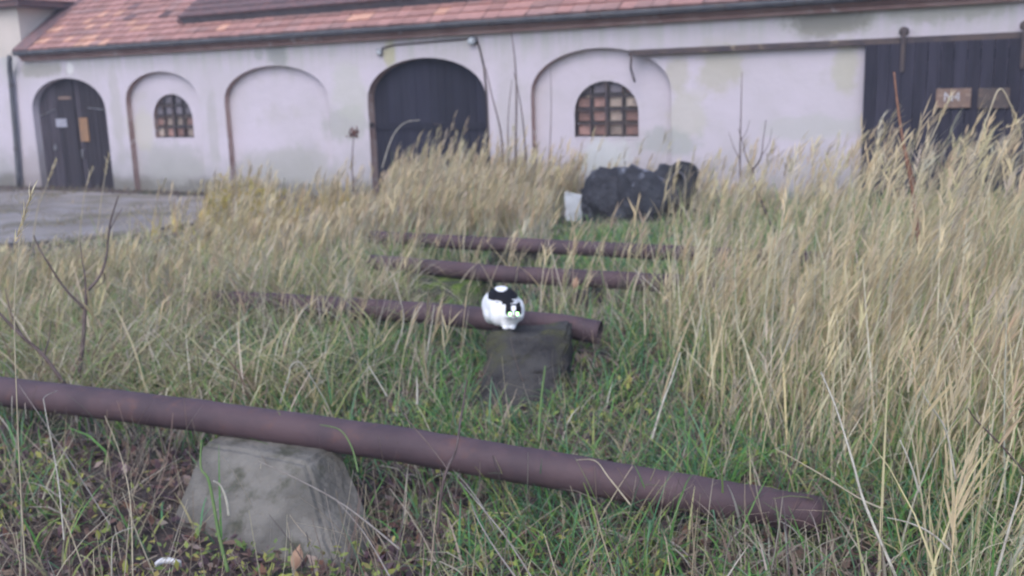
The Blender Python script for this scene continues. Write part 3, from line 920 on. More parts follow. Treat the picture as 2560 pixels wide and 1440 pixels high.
    t.scale = (0.95, 0.95, 0.92)
    o = link('body', body, m, t, True)
    # eyes: green-white emission stands in for the light they would throw back
    em, nt, b = mat_base('eyeshine_glow')
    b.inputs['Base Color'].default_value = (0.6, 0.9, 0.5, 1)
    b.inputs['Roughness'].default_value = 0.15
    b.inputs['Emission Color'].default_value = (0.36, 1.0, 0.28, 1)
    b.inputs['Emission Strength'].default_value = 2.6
    dk, nt, b2 = mat_base('eye_rim'); b2.inputs['Base Color'].default_value = (0.01, 0.01, 0.01, 1)
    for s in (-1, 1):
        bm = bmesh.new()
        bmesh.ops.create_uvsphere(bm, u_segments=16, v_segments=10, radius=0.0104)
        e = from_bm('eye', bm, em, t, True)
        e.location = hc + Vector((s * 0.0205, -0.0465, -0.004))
    pk, nt, b3 = mat_base('pink_nose'); b3.inputs['Base Color'].default_value = (0.35, 0.18, 0.17, 1)
    bm = bmesh.new()
    bmesh.ops.create_uvsphere(bm, u_segments=12, v_segments=8, radius=1, matrix=Matrix.Diagonal((0.007, 0.005, 0.005, 1)))
    e = from_bm('nose', bm, pk, t, True)
    e.location = hc + Vector((0, -0.064, -0.012))
    wl = []
    for s in (-1, 1):
        for k in range(4):
            p0 = hc + Vector((s * 0.014, -0.058, -0.018 - 0.003 * k))
            wl.append(([p0, p0 + Vector((s * 0.025, -0.006, 0.002 - 0.004 * k)), p0 + Vector((s * 0.05, 0.0, -0.004 - 0.007 * k))], [0.0006, 0.0005, 0.0002]))
    tubes('whiskers', wl, M['white_print'], t, 3)
build_cat()

# ------------------------------------------------------------------ boulders, tyre, slab in front of the barn
def boulder(label, c, r, seed, rot=0.0, m='rock'):
    bm = bmesh.new()
    bmesh.ops.create_icosphere(bm, subdivisions=4, radius=1)
    rs = random.Random(seed)
    planes = [(Vector((rs.gauss(0, 1), rs.gauss(0, 1), rs.gauss(0, 0.7))).normalized(), rs.uniform(0.68, 0.9)) for _ in range(11)]
    for v in bm.verts:
        p = v.co.copy()
        for n, d in planes:
            e = p.dot(n) - d
            if e > 0: p -= n * e * 0.85
        k = float(vnoise(p.x * 1.7 + seed, p.y * 1.7 + p.z * 2.3, 1.6)) - 0.5 + 0.7 * (float(vnoise(p.x + p.z * 3, p.y * 2.0 - p.z, 4)) - 0.5) + 0.25 * (float(vnoise(p.x - p.z * 3, p.y * 3.0 + p.z, 11)) - 0.5)
        v.co = p * (1 + 0.22 * k)
    bmesh.ops.transform(bm, matrix=Matrix.Rotation(rot, 4, 'Z') @ Matrix.Diagonal((*r, 1)), verts=bm.verts)
    o = from_bm('boulder', bm, M[m], None, True)
    o.location = c
    return tag(o, label, 'boulder')
bz = -0.17
c = at_depth(1525, 490, 12.75); boulder('broad flat topped dark boulder, first of the heap behind the pale slab', (c.x, c.y, 0.15), (0.38, 0.34, 0.42), 3)
c = at_depth(1600, 505, 12.6); boulder('tall bluish grey boulder in the middle of the heap', (c.x, c.y - 0.1, 0.15), (0.36, 0.30, 0.48), 8)
c = at_depth(1684, 490, 13.1); boulder('dark brown boulder wedged behind the tyre', (c.x - 0.06, c.y, 0.14), (0.34, 0.30, 0.40), 14)
ty = empty('tyre', at_depth(1703, 462, 12.75) + Vector((0, 0, -0.02)), -0.35)
ty.rotation_euler = (math.radians(78), 0, math.radians(-62))
tag(ty, 'old black tyre standing on edge at the right end of the boulder heap', 'tyre')
V, F = [], []
NS, NR = 36, 12
for i in range(NS):
    a = 2 * PI * i / NS
    for k in range(NR):
        b = 2 * PI * k / NR
        rr = 0.235 + 0.075 * math.cos(b) * (1.0 if math.cos(b) < 0.6 else 0.95)
        V.append((rr * math.cos(a), rr * math.sin(a), 0.085 * math.sin(b)))
        F.append((i * NR + k, ((i + 1) % NS) * NR + k, ((i + 1) % NS) * NR + (k + 1) % NR, i * NR + (k + 1) % NR))
from_py('casing', V, F, M['rubber'], ty, smooth=True)
V, F = [], []
for i in range(NS):
    for s in (-1, 1):
        a = 2 * PI * (i + 0.25 * s) / NS
        b = len(V)
        for da in (0, 0.09):
            for z in (0.0, 0.06):
                V.append((0.317 * math.cos(a + da), 0.317 * math.sin(a + da), s * z)); V.append((0.30 * math.cos(a + da), 0.30 * math.sin(a + da), s * z))
        F += [(b, b + 2, b + 6, b + 4), (b, b + 1, b + 3, b + 2), (b + 4, b + 6, b + 7, b + 5), (b, b + 4, b + 5, b + 1), (b + 2, b + 3, b + 7, b + 6)]
tag(from_py('tread_blocks', V, F, M['rubber'], ty), kind='stuff')
tube('rim', [(0.17 * math.cos(a), 0.17 * math.sin(a), 0.07) for a in np.linspace(0, 2 * PI, 30)], 0.010, M['iron_pale'], ty, 6)
for i, (x0, y0, x1, y1, lab) in enumerate(((1640, 535, 1765, 532, 'dark rotten plank lying at the foot of the tyre, upper one'), (1650, 568, 1760, 560, 'dark rotten plank lying on green grass, nearer one'))):
    a, b = on_level(x0, y0, -0.10), on_level(x1, y1, -0.10)
    d = (b - a)
    bm = bmesh.new(); add_box(bm, 0, d.length, -0.07, 0.07, -0.03, 0.04, 0.01)
    o = from_bm('plank', bm, M['plank']); o.location = a; o.rotation_euler = (0.1, 0, math.atan2(d.y, d.x))
    tag(o, lab, 'plank')
c = on_level(1432, 553, -0.16)
bm = bmesh.new()
vs = [bm.verts.new(p) for p in ((-0.10, 0, -0.03), (0.10, 0, -0.08), (0.17, 0.0, 0.34), (-0.14, 0.0, 0.40), (-0.10, 0.09, -0.03), (0.10, 0.09, -0.08), (0.17, 0.09, 0.34), (-0.14, 0.09, 0.40))]
for f in ((0, 1, 2, 3), (7, 6, 5, 4), (0, 4, 5, 1), (1, 5, 6, 2), (2, 6, 7, 3), (3, 7, 4, 0)): bm.faces.new([vs[i] for i in f])
bmesh.ops.bevel(bm, geom=bm.edges[:], offset=0.02, segments=2, affect='EDGES')
bmesh.ops.subdivide_edges(bm, edges=[e for e in bm.edges if e.calc_length() > 0.1], cuts=4, use_grid_fill=True)
for v in bm.verts: v.co += Vector((0.5, 1, 0.5)) * 0.03 * (float(vnoise(v.co.x + v.co.y, v.co.z, 9)) - 0.5)
o = from_bm('pale_slab', bm, M['pale'])
o.location = c; o.rotation_euler = (-0.25, 0.05, -0.2)
tag(o, 'pale bluish stone slab propped in the grass left of the boulders', 'slab')

# ------------------------------------------------------------------ grass: every blade its own strip of faces, massed as stuff
PIPES = [[(p.x, p.y) for p in path] for path in (pathA, pathB, pathC, pathD)]
def pipe_dist(x, y):
    d = np.full(len(x), 9.0)
    for P in PIPES:
        a, b = np.array(P[0]), np.array(P[-1])
        ab = b - a
        t = np.clip(((x - a[0]) * ab[0] + (y - a[1]) * ab[1]) / (ab @ ab), 0, 1)
        d = np.minimum(d, np.hypot(x - a[0] - t * ab[0], y - a[1] - t * ab[1]))
    return d

def strips(P, az, h, lean, bend, w, col, seg=4, tip=0.12, face=None, prof=None):
    n = len(P)
    ds = h / seg
    pts = [P.copy()]
    cur = P.copy()
    for k in range(seg):
        th = lean + bend * ((k + 0.5) / seg)
        cur = cur + np.stack([np.cos(az) * np.sin(th) * ds, np.sin(az) * np.sin(th) * ds, np.cos(th) * ds], -1)
        pts.append(cur)
    if face is None: face = az + PI / 2 + rng.normal(0, 0.7, n)
    sd = np.stack([np.cos(face), np.sin(face), np.zeros(n)], -1)
    V = np.empty((n, seg + 1, 2, 3))
    for k in range(seg + 1):
        t = k / seg
        f = prof(t) if prof else (1 - (1 - tip) * t ** 1.6)
        o_ = sd * (w * 0.5 * f)[:, None]
        V[:, k, 0] = pts[k] - o_
        V[:, k, 1] = pts[k] + o_
    base = (np.arange(n) * (seg + 1) * 2)[:, None, None]
    k = np.arange(seg)[None, :, None] * 2
    F = base + k + np.array([0, 1, 3, 2])[None, None, :]
    C = np.repeat(col, (seg + 1) * 2, axis=0)
    return V.reshape(-1, 3), F.reshape(-1, 4), C, pts[-1]

class Mass:
    def __init__(s): s.V, s.F, s.C, s.n = [], [], [], 0
    def add(s, V, F, C):
        s.V.append(V); s.F.append(F + s.n); s.C.append(C); s.n += len(V)
    def build(s, name, m, label, cat):
        V, F, C = np.concatenate(s.V), np.concatenate(s.F), np.concatenate(s.C)
        me = bpy.data.meshes.new(name)
        me.vertices.add(len(V)); me.loops.add(F.size); me.polygons.add(len(F))
        me.vertices.foreach_set('co', V.astype(np.float32).ravel())
        me.loops.foreach_set('vertex_index', F.astype(np.int32).ravel())
        me.polygons.foreach_set('loop_start', np.arange(0, F.size, F.shape[1], dtype=np.int32))
        me.update(calc_edges=True)
        at = me.color_attributes.new('tint', 'FLOAT_COLOR', 'POINT')
        at.data.foreach_set('color', np.c_[np.clip(C, 0, 1), np.ones(len(C))].astype(np.float32).ravel())
        o = link(name, me, m)
        print(name, len(F) * 2, 'tris')
        return tag(o, label, cat, None, 'stuff')

def blade_mat(name, trans=0.35):
    m, nt, b = mat_base(name)
    g = NT(nt)
    a = g.n('ShaderNodeAttribute', attribute_name='tint')
    g.l(a.outputs[0], b.inputs['Base Color'])
    b.inputs['Roughness'].default_value = 0.7
    b.inputs['Specular IOR Level'].default_value = 0.15
    tr = g.n('ShaderNodeBsdfTranslucent')
    g.l(a.outputs[0], tr.inputs[0])
    mx = g.n('ShaderNodeMixShader')
    mx.inputs[0].default_value = trans
    g.l(b.outputs[0], mx.inputs[1]); g.l(tr.outputs[0], mx.inputs[2])
    out = next(n for n in nt.nodes if n.type == 'OUTPUT_MATERIAL')
    g.l(mx.outputs[0], out.inputs[0])
    return m
STRAW_SHIFT = np.array([1.0, 1.005, 1.02])
M['blade'] = blade_mat('grass_blade')

def palette(n, cols, wts, var=0.18):
    cols = np.array(cols)
    i = rng.choice(len(cols), n, p=np.array(wts) / np.sum(wts))
    c = cols[i] * rng.uniform(1 - var, 1 + var, (n, 1)) * rng.uniform(0.95, 1.05, (n, 3))
    return np.where(c[:, :1] > c[:, 1:2], c * STRAW_SHIFT, c)

def scatter(n, x0, x1, y0, y1, dens):
    x, y = rng.uniform(x0, x1, n), rng.uniform(y0, y1, n)
    k = rng.random(n) < np.clip(dens(x, y), 0, 1)
    return x[k], y[k]

def tufts(n, x0, x1, y0, y1, dens, per=14, rad=0.05):
    x, y = scatter(n, x0, x1, y0, y1, dens)
    k = rng.poisson(per, len(x)) + 2
    X_, Y_ = np.repeat(x, k), np.repeat(y, k)
    R_ = np.repeat(rng.uniform(0.5, 1.7, len(x)) * rad, k)
    return X_ + rng.normal(0, 1, len(X_)) * R_, Y_ + rng.normal(0, 1, len(X_)) * R_, np.repeat(rng.uniform(0.72, 1.2, len(x)), k)

def in_view(x, y, pad=0.35):
    d = y * math.cos(PITCH) + 0.3
    return np.abs(x) < 0.53 * d + pad

wall_y = lambda x: 15.5 - 0.5717 * x
STRAW = [(0.66, 0.55, 0.33), (0.56, 0.45, 0.27), (0.70, 0.62, 0.46), (0.50, 0.44, 0.29), (0.32, 0.23, 0.14), (0.60, 0.53, 0.38), (0.30, 0.37, 0.15)]
STRAW_W = [3.6, 2.6, 2.4, 3, 1.2, 2.4, 4.6]
GREY = [(0.50, 0.435, 0.345), (0.42, 0.34, 0.27), (0.56, 0.50, 0.42), (0.30, 0.215, 0.17), (0.23, 0.31, 0.11), (0.37, 0.38, 0.20)]
GREY_W = [3, 3, 2, 2.4, 2.2, 2.2]
GREEN = [(0.12, 0.27, 0.075), (0.17, 0.33, 0.10), (0.10, 0.24, 0.115), (0.25, 0.36, 0.10), (0.33, 0.36, 0.13), (0.16, 0.28, 0.16), (0.46, 0.41, 0.23)]
GREEN_W = [3, 3, 3.2, 1.8, 1.3, 3, 1.2]

xb_y = [0, 2.6, 3.3, 4.0, 5.0, 6.0, 7.0, 8.0, 9.0, 9.8, 10.6, 12.6, 14]
xb_x = [1.3, 1.3, 1.3, 1.15, 0.80, 0.72, 1.15, 1.75, 2.15, 2.4, 2.5, 2.45, 2.3]
def right_mask(x, y): return sstep(-0.15, 0.45, x - np.interp(y, xb_y, xb_x) + 0.35 * (vnoise(x, y, 1.3) - 0.5))
def back_mask(x, y):
    m = sstep(9.5, 10.3, y + 0.25 * x * (x < 0)) * sstep(-3.6, -2.2, x + 0.6 * (vnoise(x, y, 0.9) - 0.5)) * (1 - sstep(0.018, 0.045, x / y))
    m2 = sstep(13.3, 13.6, y) * (x > 0.4) * (x < 2.6)
    return np.maximum(m, 0.8 * m2)
def left_mask(x, y):
    road = sstep(0.0, 0.7, np.interp(x, [p[0] for p in edge], [p[1] for p in edge]) - y)
    return sstep(4.3, 5.2, y + 0.2 * x) * (1 - 0.85 * sstep(-2.5, -1.3, x - 0.25 * (y - 6))) * (1 - sstep(-0.9, -0.2, x + 0.12 * (y - 6))) * np.where(x < -2.6, road, 1) * (1 - sstep(15, 16, y))
def corridor(x, y): return sstep(8.6, 9.4, y) * (1 - sstep(12.2, 12.7, y)) * sstep(0.3, 0.8, x) * (1 - sstep(2.1, 2.6, x))

dry, green, low = Mass(), Mass(), Mass()

def cap(x, y):          # the dry stand is lower toward the yard
    r = x / np.maximum(y, 1)
    c = 1.62 - y * np.interp(r, [-0.36, -0.30, -0.13], [0.15, 0.145, 0.095])
    return np.where(r < -0.13, np.maximum(c, 0.13), 9.0)

def add_tall(x, y, hmin, hmax, cols, wts, culm=0.45, wind=0.16, scale=None, limit=True):
    n = len(x)
    P = np.stack([x, y, ground_z(x, y) - 0.02], -1)
    h = rng.uniform(hmin, hmax, n)
    if scale is not None: h = h * scale
    if limit: h = np.minimum(h, cap(x, y) * rng.uniform(0.7, 1.15, n))
    dist = np.hypot(x, y)
    wid = np.clip(0.0052 + 0.0005 * dist, 0.006, 0.011)
    # leaves
    az = rng.uniform(-PI, PI, n)
    wx, wy = np.cos(az) + 0.55, np.sin(az) * 0.9
    az = np.arctan2(wy, wx)
    col = palette(n, cols, wts)
    dryness = rng.random(n)
    V, F, C, _ = strips(P, az, h * rng.uniform(0.55, 0.95, n), rng.uniform(0.02, 0.38, n), rng.uniform(0.0, 1.0, n) ** 2 * 2.2, wid * rng.uniform(0.8, 1.5, n), col, 5)
    dry.add(V, F, C)
    # culms with a plume, bowed by the wind
    k = rng.random(n) < culm
    m = int(k.sum())
    if m:
        az2 = rng.normal(0.0, 0.55, m)
        hh = h[k] * rng.uniform(0.92, 1.08, m)
        V, F, C, T = strips(P[k], az2, hh, rng.normal(0.07, 0.10, m) + wind * 0.3, rng.uniform(0.0, 0.40, m) + wind * 0.8, wid[k] * 0.62, palette(m, [(0.60, 0.50, 0.30), (0.50, 0.41, 0.26), (0.66, 0.57, 0.40)], [3, 3, 2]), 5, tip=0.6)
        dry.add(V, F, C)
        pc = palette(m, [(0.58, 0.47, 0.29), (0.62, 0.52, 0.33), (0.46, 0.37, 0.25), (0.54, 0.47, 0.35)], [3, 3, 2, 2])
        for j in range(8):
            L = rng.uniform(0.07, 0.16, m)
            B = T - np.stack([np.cos(az2) * 0.25, np.sin(az2) * 0.25, np.ones(m) * 0.95], -1) * (0.024 * j)
            V, F, C, _ = strips(B, az2 + rng.normal(0, 0.6, m), L, rng.uniform(0.15, 0.55, m) + wind, rng.uniform(0.0, 0.35, m), wid[k] * 1.25, pc, 3, prof=lambda t: (0.35, 1.0, 0.75, 0.1)[int(round(t * 3))])
            dry.add(V, F, C)

# right-hand stand
x, y, ts = tufts(6800, -0.2, 7.5, 2.3, 14.2, lambda x, y: right_mask(x, y) * in_view(x, y, 1.7) * (y < wall_y(x) - 0.25) * (0.10 + 0.52 * sstep(0.35, 0.7, vnoise(x, y, 1.9))) * (1 - 0.70 * sstep(6.5, 8.2, y)))
k = pipe_dist(x, y) > 0.07
x, y, ts = x[k], y[k], ts[k]
sc = (0.52 + 0.26 * sstep(1.0, 2.6, x) * (1 - sstep(5.5, 7.5, y)) + 0.14 * vnoise(x, y, 1.5)) * (1 - 0.24 * sstep(7, 9, y)) * ts * rng.choice([0.75, 0.95, 1.2], len(x), p=[.5, .37, .13])
print('right tall', len(x))
add_tall(x, y, 0.75, 1.25, STRAW, STRAW_W, culm=0.20, scale=sc)
# the tallest plumes, bowed over to the right
x, y = scatter(520, 1.0, 4.6, 3.4, 7.4, lambda x, y: right_mask(x, y) * in_view(x, y, 0.3) * 0.55 * sstep(0.25, 0.34, x / y))
add_tall(x, y, 1.05, 1.42, STRAW, STRAW_W, culm=1.0, wind=0.24)
x, y = scatter(900, 1.5, 6.5, 7.4, 12.5, lambda x, y: right_mask(x, y) * in_view(x, y, 0.3) * 0.35)
add_tall(x, y, 0.75, 1.12, STRAW, STRAW_W, culm=1.0, wind=0.22)
# stand behind the last pipe and along the wall
x, y, ts = tufts(5200, -4.5, 3.0, 9.4, 16.5, lambda x, y: back_mask(x, y) * (y < wall_y(x) - 0.3) * (0.10 + 0.5 * sstep(0.25, 0.7, vnoise(x, y, 1.8))))
print('back tall', len(x))
sc = (0.31 + 0.36 * sstep(-2.9, -1.5, x) + 0.25 * (vnoise(x, y, 1.1) - 0.5)) * rng.choice([0.8, 1.0, 1.3, 1.5], len(x), p=[.45, .4, .1, .05]) * ts
add_tall(x, y, 0.65, 1.15, [(0.56, 0.50, 0.40), (0.48, 0.42, 0.34), (0.62, 0.57, 0.48), (0.44, 0.42, 0.33), (0.33, 0.26, 0.20), (0.52, 0.47, 0.32), (0.31, 0.38, 0.19)], STRAW_W, culm=0.30, scale=sc)
# golden sweep along the edge of the yard
x, y, ts = tufts(2600, -6.2, -1.2, 8.2, 14.8, lambda x, y: (y < np.interp(x, [p[0] for p in edge], [p[1] for p in edge]) + 0.2) * sstep(8.2, 10.5, y) * sstep(-0.37, -0.30, x / y) * (1 - sstep(-0.2, -0.12, x / y)) * 0.75 * (0.1 + 0.8 * sstep(0.3, 0.7, vnoise(x, y, 1.4))), per=12)
add_tall(x, y, 0.26, 0.62, [(0.72, 0.56, 0.15), (0.60, 0.46, 0.20), (0.64, 0.55, 0.35), (0.44, 0.32, 0.17), (0.52, 0.50, 0.15)], [3, 3, 2.4, 1.6, 1.5], culm=0.2, scale=ts * (0.7 + 0.5 * sstep(10, 12.5, y)), limit=False)
# sparse culms before the boulders and over the right ends of the pipes
x, y = scatter(3500, 0.2, 2.6, 6.2, 12.6, lambda x, y: 0.22 * np.where(pipe_dist(x, y) < 0.09, 0, 1) * (x > np.interp(y, xb_y, xb_x) - 0.75))
add_tall(x, y, 0.5, 0.95, STRAW, STRAW_W, culm=0.35)

# matted dry grass on the left
x, y, ts = tufts(7500, -9.5, 0.2, 4.2, 15.6, lambda x, y: left_mask(x, y) * in_view(x, y, 1.3) * (0.40 + 0.45 * vnoise(x, y, 2.5)) * np.where(pipe_dist(x, y) < 0.08, 0, 1))
n = len(x); print('left', n)
P = np.stack([x, y, ground_z(x, y) - 0.015], -1)
hs = ts * (0.65 + 0.7 * vnoise(x, y, 0.9)) * (1 - 0.72 * sstep(7.5, 11.2, y)) * (1 - 0.4 * sstep(-1.8, -3.5, x))
V, F, C, T = strips(P, rng.uniform(-PI, PI, n), np.minimum(rng.uniform(0.22, 0.55, n) * hs, cap(x, y) * 1.1), rng.uniform(0.1, 0.8, n), rng.uniform(0.2, 1.6, n), np.clip(0.0045 + 0.0005 * y, 0.006, 0.011) * rng.uniform(0.8, 1.4, n), palette(n, GREY, GREY_W, 0.22), 4)
dry.add(V, F, C)
k = rng.random(n) < 0.10 * (1 - 0.8 * sstep(9, 12, y))
x2, y2 = x[k], y[k]
add_tall(x2, y2, 0.35, 0.7, GREY + STRAW[:2], GREY_W + [1, 1], culm=0.5, wind=0.12)

# long streaky blades leaning across one another in the near right
x, y = scatter(5200, 0.5, 4.2, 2.5, 7.0, lambda x, y: right_mask(x, y) * in_view(x, y, 0.9) * 0.45)
n = len(x)
P = np.stack([x, y, ground_z(x, y) - 0.01], -1)
V, F, C, T = strips(P, rng.normal(0.1, 1.3, n), rng.uniform(0.45, 0.95, n), rng.normal(0.25, 0.28, n), rng.uniform(-0.2, 1.0, n), rng.uniform(0.0055, 0.0115, n), palette(n, [(0.70, 0.61, 0.43), (0.62, 0.52, 0.33), (0.52, 0.50, 0.26), (0.74, 0.68, 0.54)], [3, 3, 2, 2]), 5)
dry.add(V, F, C)
# matted clumps flopped over the left end of the cat's pipe and the bank beside it
x, y, ts = tufts(900, -4.2, -0.55, 4.9, 9.6, lambda x, y: in_view(x, y, 0.6) * (0.15 + 0.85 * sstep(0.4, 0.75, vnoise(x, y, 1.3))) * (1 - sstep(-1.25, -0.55, x - 0.16 * (y - 6))), per=22, rad=0.05)
n = len(x)
P = np.stack([x, y, ground_z(x, y) - 0.01], -1)
V, F, C, T = strips(P, rng.uniform(-PI, PI, n), rng.uniform(0.35, 0.8, n) * ts, rng.uniform(0.05, 0.6, n), rng.uniform(0.9, 2.6, n), rng.uniform(0.006, 0.012, n), palette(n, [(0.54, 0.46, 0.31), (0.46, 0.40, 0.22), (0.36, 0.37, 0.17), (0.24, 0.33, 0.13), (0.34, 0.24, 0.17), (0.60, 0.54, 0.42)], [3, 3, 2.5, 2, 1.3, 2]), 6)
dry.add(V, F, C)
# stalks standing just before the far pipes
xs_, ys_ = [], []
for P_, nn in ((pathC, 70), (pathD, 110), (pathB, 30)):
    a_, b_ = np.array(P_[0][:2]), np.array(P_[-1][:2])
    t_ = rng.random(nn)
    xs_.append(a_[0] + (b_[0] - a_[0]) * t_ + rng.normal(0, .05, nn)); ys_.append(a_[1] + (b_[1] - a_[1]) * t_ - rng.uniform(0.12, 0.45, nn))
x, y = np.concatenate(xs_), np.concatenate(ys_)
k = np.hypot(x - 0.0, y - 5.3) > 0.55
add_tall(x[k], y[k], 0.35, 0.75, STRAW, STRAW_W, culm=0.35)

# green and half-green grass among the pipes
def green_d(x, y):
    a = (1 - 0.6 * right_mask(x, y)) * sstep(3.6, 4.4, y + 0.25 * x) * (1 - sstep(9.0, 10.2, y))
    fr = sstep(-0.55, -0.1, x) * (1 - sstep(3.7, 4.6, y)) * 0.85
    c = corridor(x, y) * 0.9
    lf = 0.05 * (x < -0.4) * (y < 4.4)
    rg = 0.7 * right_mask(x, y) * sstep(0.55, 0.75, vnoise(x, y, 0.9)) * (y < 8.5)
    return np.maximum.reduce([rg, a * (0.48 + 0.45 * vnoise(x, y, 1.7)), fr * (0.55 + 0.4 * vnoise(x, y, 2.1)), c * 0.7, lf])
def clear_d(x, y):      # thin the blades hard up against the pipes, blocks and cat
    d = pipe_dist(x, y)
    k = np.where(d < 0.07, 0.0, 1.0)
    for (bx, by, r) in ((-1.06, 3.50, 0.34), (0.03, 5.30, 0.30), (-0.30, 7.4, 0.42), (0.05, 9.1, 0.35), (0.0, 5.0, 0.16)):
        k = k * np.where(np.hypot(x - bx, y - by) < r, 0.10, 1.0)
    return k
x, y, gs = tufts(9500, -4.5, 3.2, 2.6, 12.8, lambda x, y: green_d(x, y) * in_view(x, y, 0.4) * np.where((x < -1.9) & (y > 4.6), 0.5, 1), per=10, rad=0.055)
k = rng.random(len(x)) < clear_d(x, y)
x, y, gs = x[k], y[k], gs[k]
n = len(x); print('green', n)
P = np.stack([x, y, ground_z(x, y) - 0.015], -1)
hs = (0.55 + 0.75 * vnoise(x, y, 1.5)) * gs
hs = hs * (1 - 0.5 * corridor(x, y))
hs = hs * np.where((np.abs(x - 0.1) < 0.9) & (y > 3.9) & (y < 9), 0.72, 1.0)
mixn = vnoise(x, y, 0.8)
col = palette(n, GREEN, GREEN_W, 0.25)
dryc = palette(n, GREY, GREY_W, 0.2)
kd = (rng.random(n) < 0.12 + 0.45 * sstep(0.5, 0.8, mixn))
col = np.where(kd[:, None], dryc, col)
V, F, C, T = strips(P, rng.uniform(-PI, PI, n), rng.uniform(0.14, 0.42, n) * hs, rng.uniform(0.05, 0.6, n), rng.uniform(0.3, 2.5, n), np.clip(0.0058 + 0.0006 * y, 0.008, 0.013) * rng.uniform(0.6, 1.6, n), col, 5)
green.add(V, F, C)

# green undergrowth inside the tall stand
x, y = scatter(45000, -0.2, 6.0, 2.4, 12.5, lambda x, y: right_mask(x, y) * in_view(x, y, 1.5) * (0.25 + 0.3 * vnoise(x, y, 1.2)))
n = len(x)
P = np.stack([x, y, ground_z(x, y) - 0.015], -1)
V, F, C, T = strips(P, rng.uniform(-PI, PI, n), rng.uniform(0.2, 0.6, n), rng.uniform(0.05, 0.5, n), rng.uniform(0.2, 1.6, n), np.clip(0.0045 + 0.0005 * y, 0.006, 0.010), palette(n, GREEN[:6] + STRAW[:2], GREEN_W[:6] + [2, 2], 0.22), 4)
green.add(V, F, C)

# creeping weeds and little leaves in the near left, and fallen leaves
def leaves(n, x, y, z, size, col, tilt=0.7):
    az, ti = rng.uniform(-PI, PI, n), rng.normal(0, tilt, n)
    a = np.stack([np.cos(az) * np.cos(ti), np.sin(az) * np.cos(ti), np.sin(ti)], -1)
    b = np.stack([-np.sin(az), np.cos(az), rng.normal(0, 0.35, n)], -1)
    c = np.stack([x, y, z], -1)
    s = size[:, None]
    V = np.stack([c - a * s, c + b * s * 0.42 - a * s * 0.1, c + a * s * 1.0, c - b * s * 0.42 - a * s * 0.1 + np.array([0, 0, 1]) * s * 0.15], 1).reshape(-1, 3)
    F = np.arange(n * 4).reshape(-1, 4)
    low.add(V, F, np.repeat(col, 4, 0))
x, y = scatter(34000, -3.2, 2.6, 2.5, 8.5, lambda x, y: in_view(x, y, 0.3) * np.where(y < 4.6, 0.9, 0.35) * (1 - 0.7 * right_mask(x, y)) * (0.4 + 0.8 * vnoise(x, y, 2.3)))
n = len(x); print('litter', n)
leaves(n, x, y, ground_z(x, y) + 0.006 + rng.random(n) * 0.02, rng.uniform(0.014, 0.042, n), palette(n, [(0.17, 0.10, 0.085), (0.10, 0.065, 0.07), (0.27, 0.18, 0.14), (0.40, 0.31, 0.26), (0.16, 0.10, 0.12), (0.26, 0.14, 0.10)], [3, 2.4, 2.4, 2, 3, 1.2], 0.3))
x, y = scatter(16000, -3.0, 1.4, 2.5, 5.2, lambda x, y: in_view(x, y, 0.3) * sstep(0.5, 0.8, vnoise(x, y, 2.0)) * 0.55 * (1 - right_mask(x, y)))
n = len(x)
leaves(n, x, y, ground_z(x, y) + rng.uniform(0.015, 0.11, n), rng.uniform(0.010, 0.026, n), palette(n, [(0.27, 0.32, 0.09), (0.36, 0.37, 0.10), (0.17, 0.24, 0.08), (0.40, 0.34, 0.12)], [3, 3, 3, 1], 0.25))
# moss and leaf tufts around the blocks
# thin dead stems lying about
x, y = scatter(13000, -3.4, 2.4, 2.5, 7.0, lambda x, y: in_view(x, y, 0.3) * 0.8 * np.where(y < 4.4, 1, 0.45) * (1 - 0.6 * right_mask(x, y)) * clear_d(x, y))
n = len(x)
P = np.stack([x, y, ground_z(x, y) + 0.01], -1)
V, F, C, T = strips(P, rng.uniform(-PI, PI, n), rng.uniform(0.10, 0.42, n), rng.uniform(0.25, 1.35, n), rng.normal(0.1, 0.4, n), rng.uniform(0.003, 0.006, n), palette(n, [(0.34, 0.28, 0.20), (0.20, 0.15, 0.12), (0.42, 0.36, 0.27), (0.13, 0.10, 0.10)], [3, 3, 2, 2], 0.2), 4, tip=0.5)
low.add(V, F, C)
x, y = scatter(9000, -12, -2.5, 11.5, 21, lambda x, y: (y > np.interp(x, [p[0] for p in edge], [p[1] for p in edge]) - 0.1) * (y < wall_y(x) - 0.3) * (0.05 + 0.9 * sstep(0.5, 0.75, vnoise(x, y, 0.7)) + 0.8 * np.exp(-np.abs(y - np.interp(x, [p[0] for p in edge], [p[1] for p in edge])) / 0.35)))
n = len(x)
P = np.stack([x, y, ground_z(x, y) + 0.015], -1)
V, F, C, T = strips(P, rng.uniform(-PI, PI, n), rng.uniform(0.03, 0.13, n), rng.uniform(0.2, 1.2, n), rng.uniform(0.2, 1.2, n), rng.uniform(0.008, 0.018, n), palette(n, [(0.36, 0.30, 0.20), (0.26, 0.24, 0.13), (0.22, 0.17, 0.12)], [2, 2, 1]), 3)
low.add(V, F, C)
# scrubby growth at the foot of the barn wall
x, y = scatter(26000, -14, 0, 15, 24, lambda x, y: (y < wall_y(x) - 0.02) * (y > wall_y(x) - 0.7 - 0.8 * vnoise(x, 3, 0.8)) * (0.3 + 0.7 * vnoise(x, y, 1.5)))
n = len(x)
P = np.stack([x, y, ground_z(x, y) - 0.01], -1)
V, F, C, T = strips(P, rng.uniform(-PI, PI, n), rng.uniform(0.05, 0.20, n), rng.uniform(0.1, 0.9, n), rng.uniform(0.2, 1.2, n), rng.uniform(0.010, 0.02, n), palette(n, [(0.16, 0.11, 0.095), (0.20, 0.17, 0.10), (0.12, 0.10, 0.10), (0.25, 0.21, 0.15)], [3, 2, 2, 1]), 3)
low.add(V, F, C)

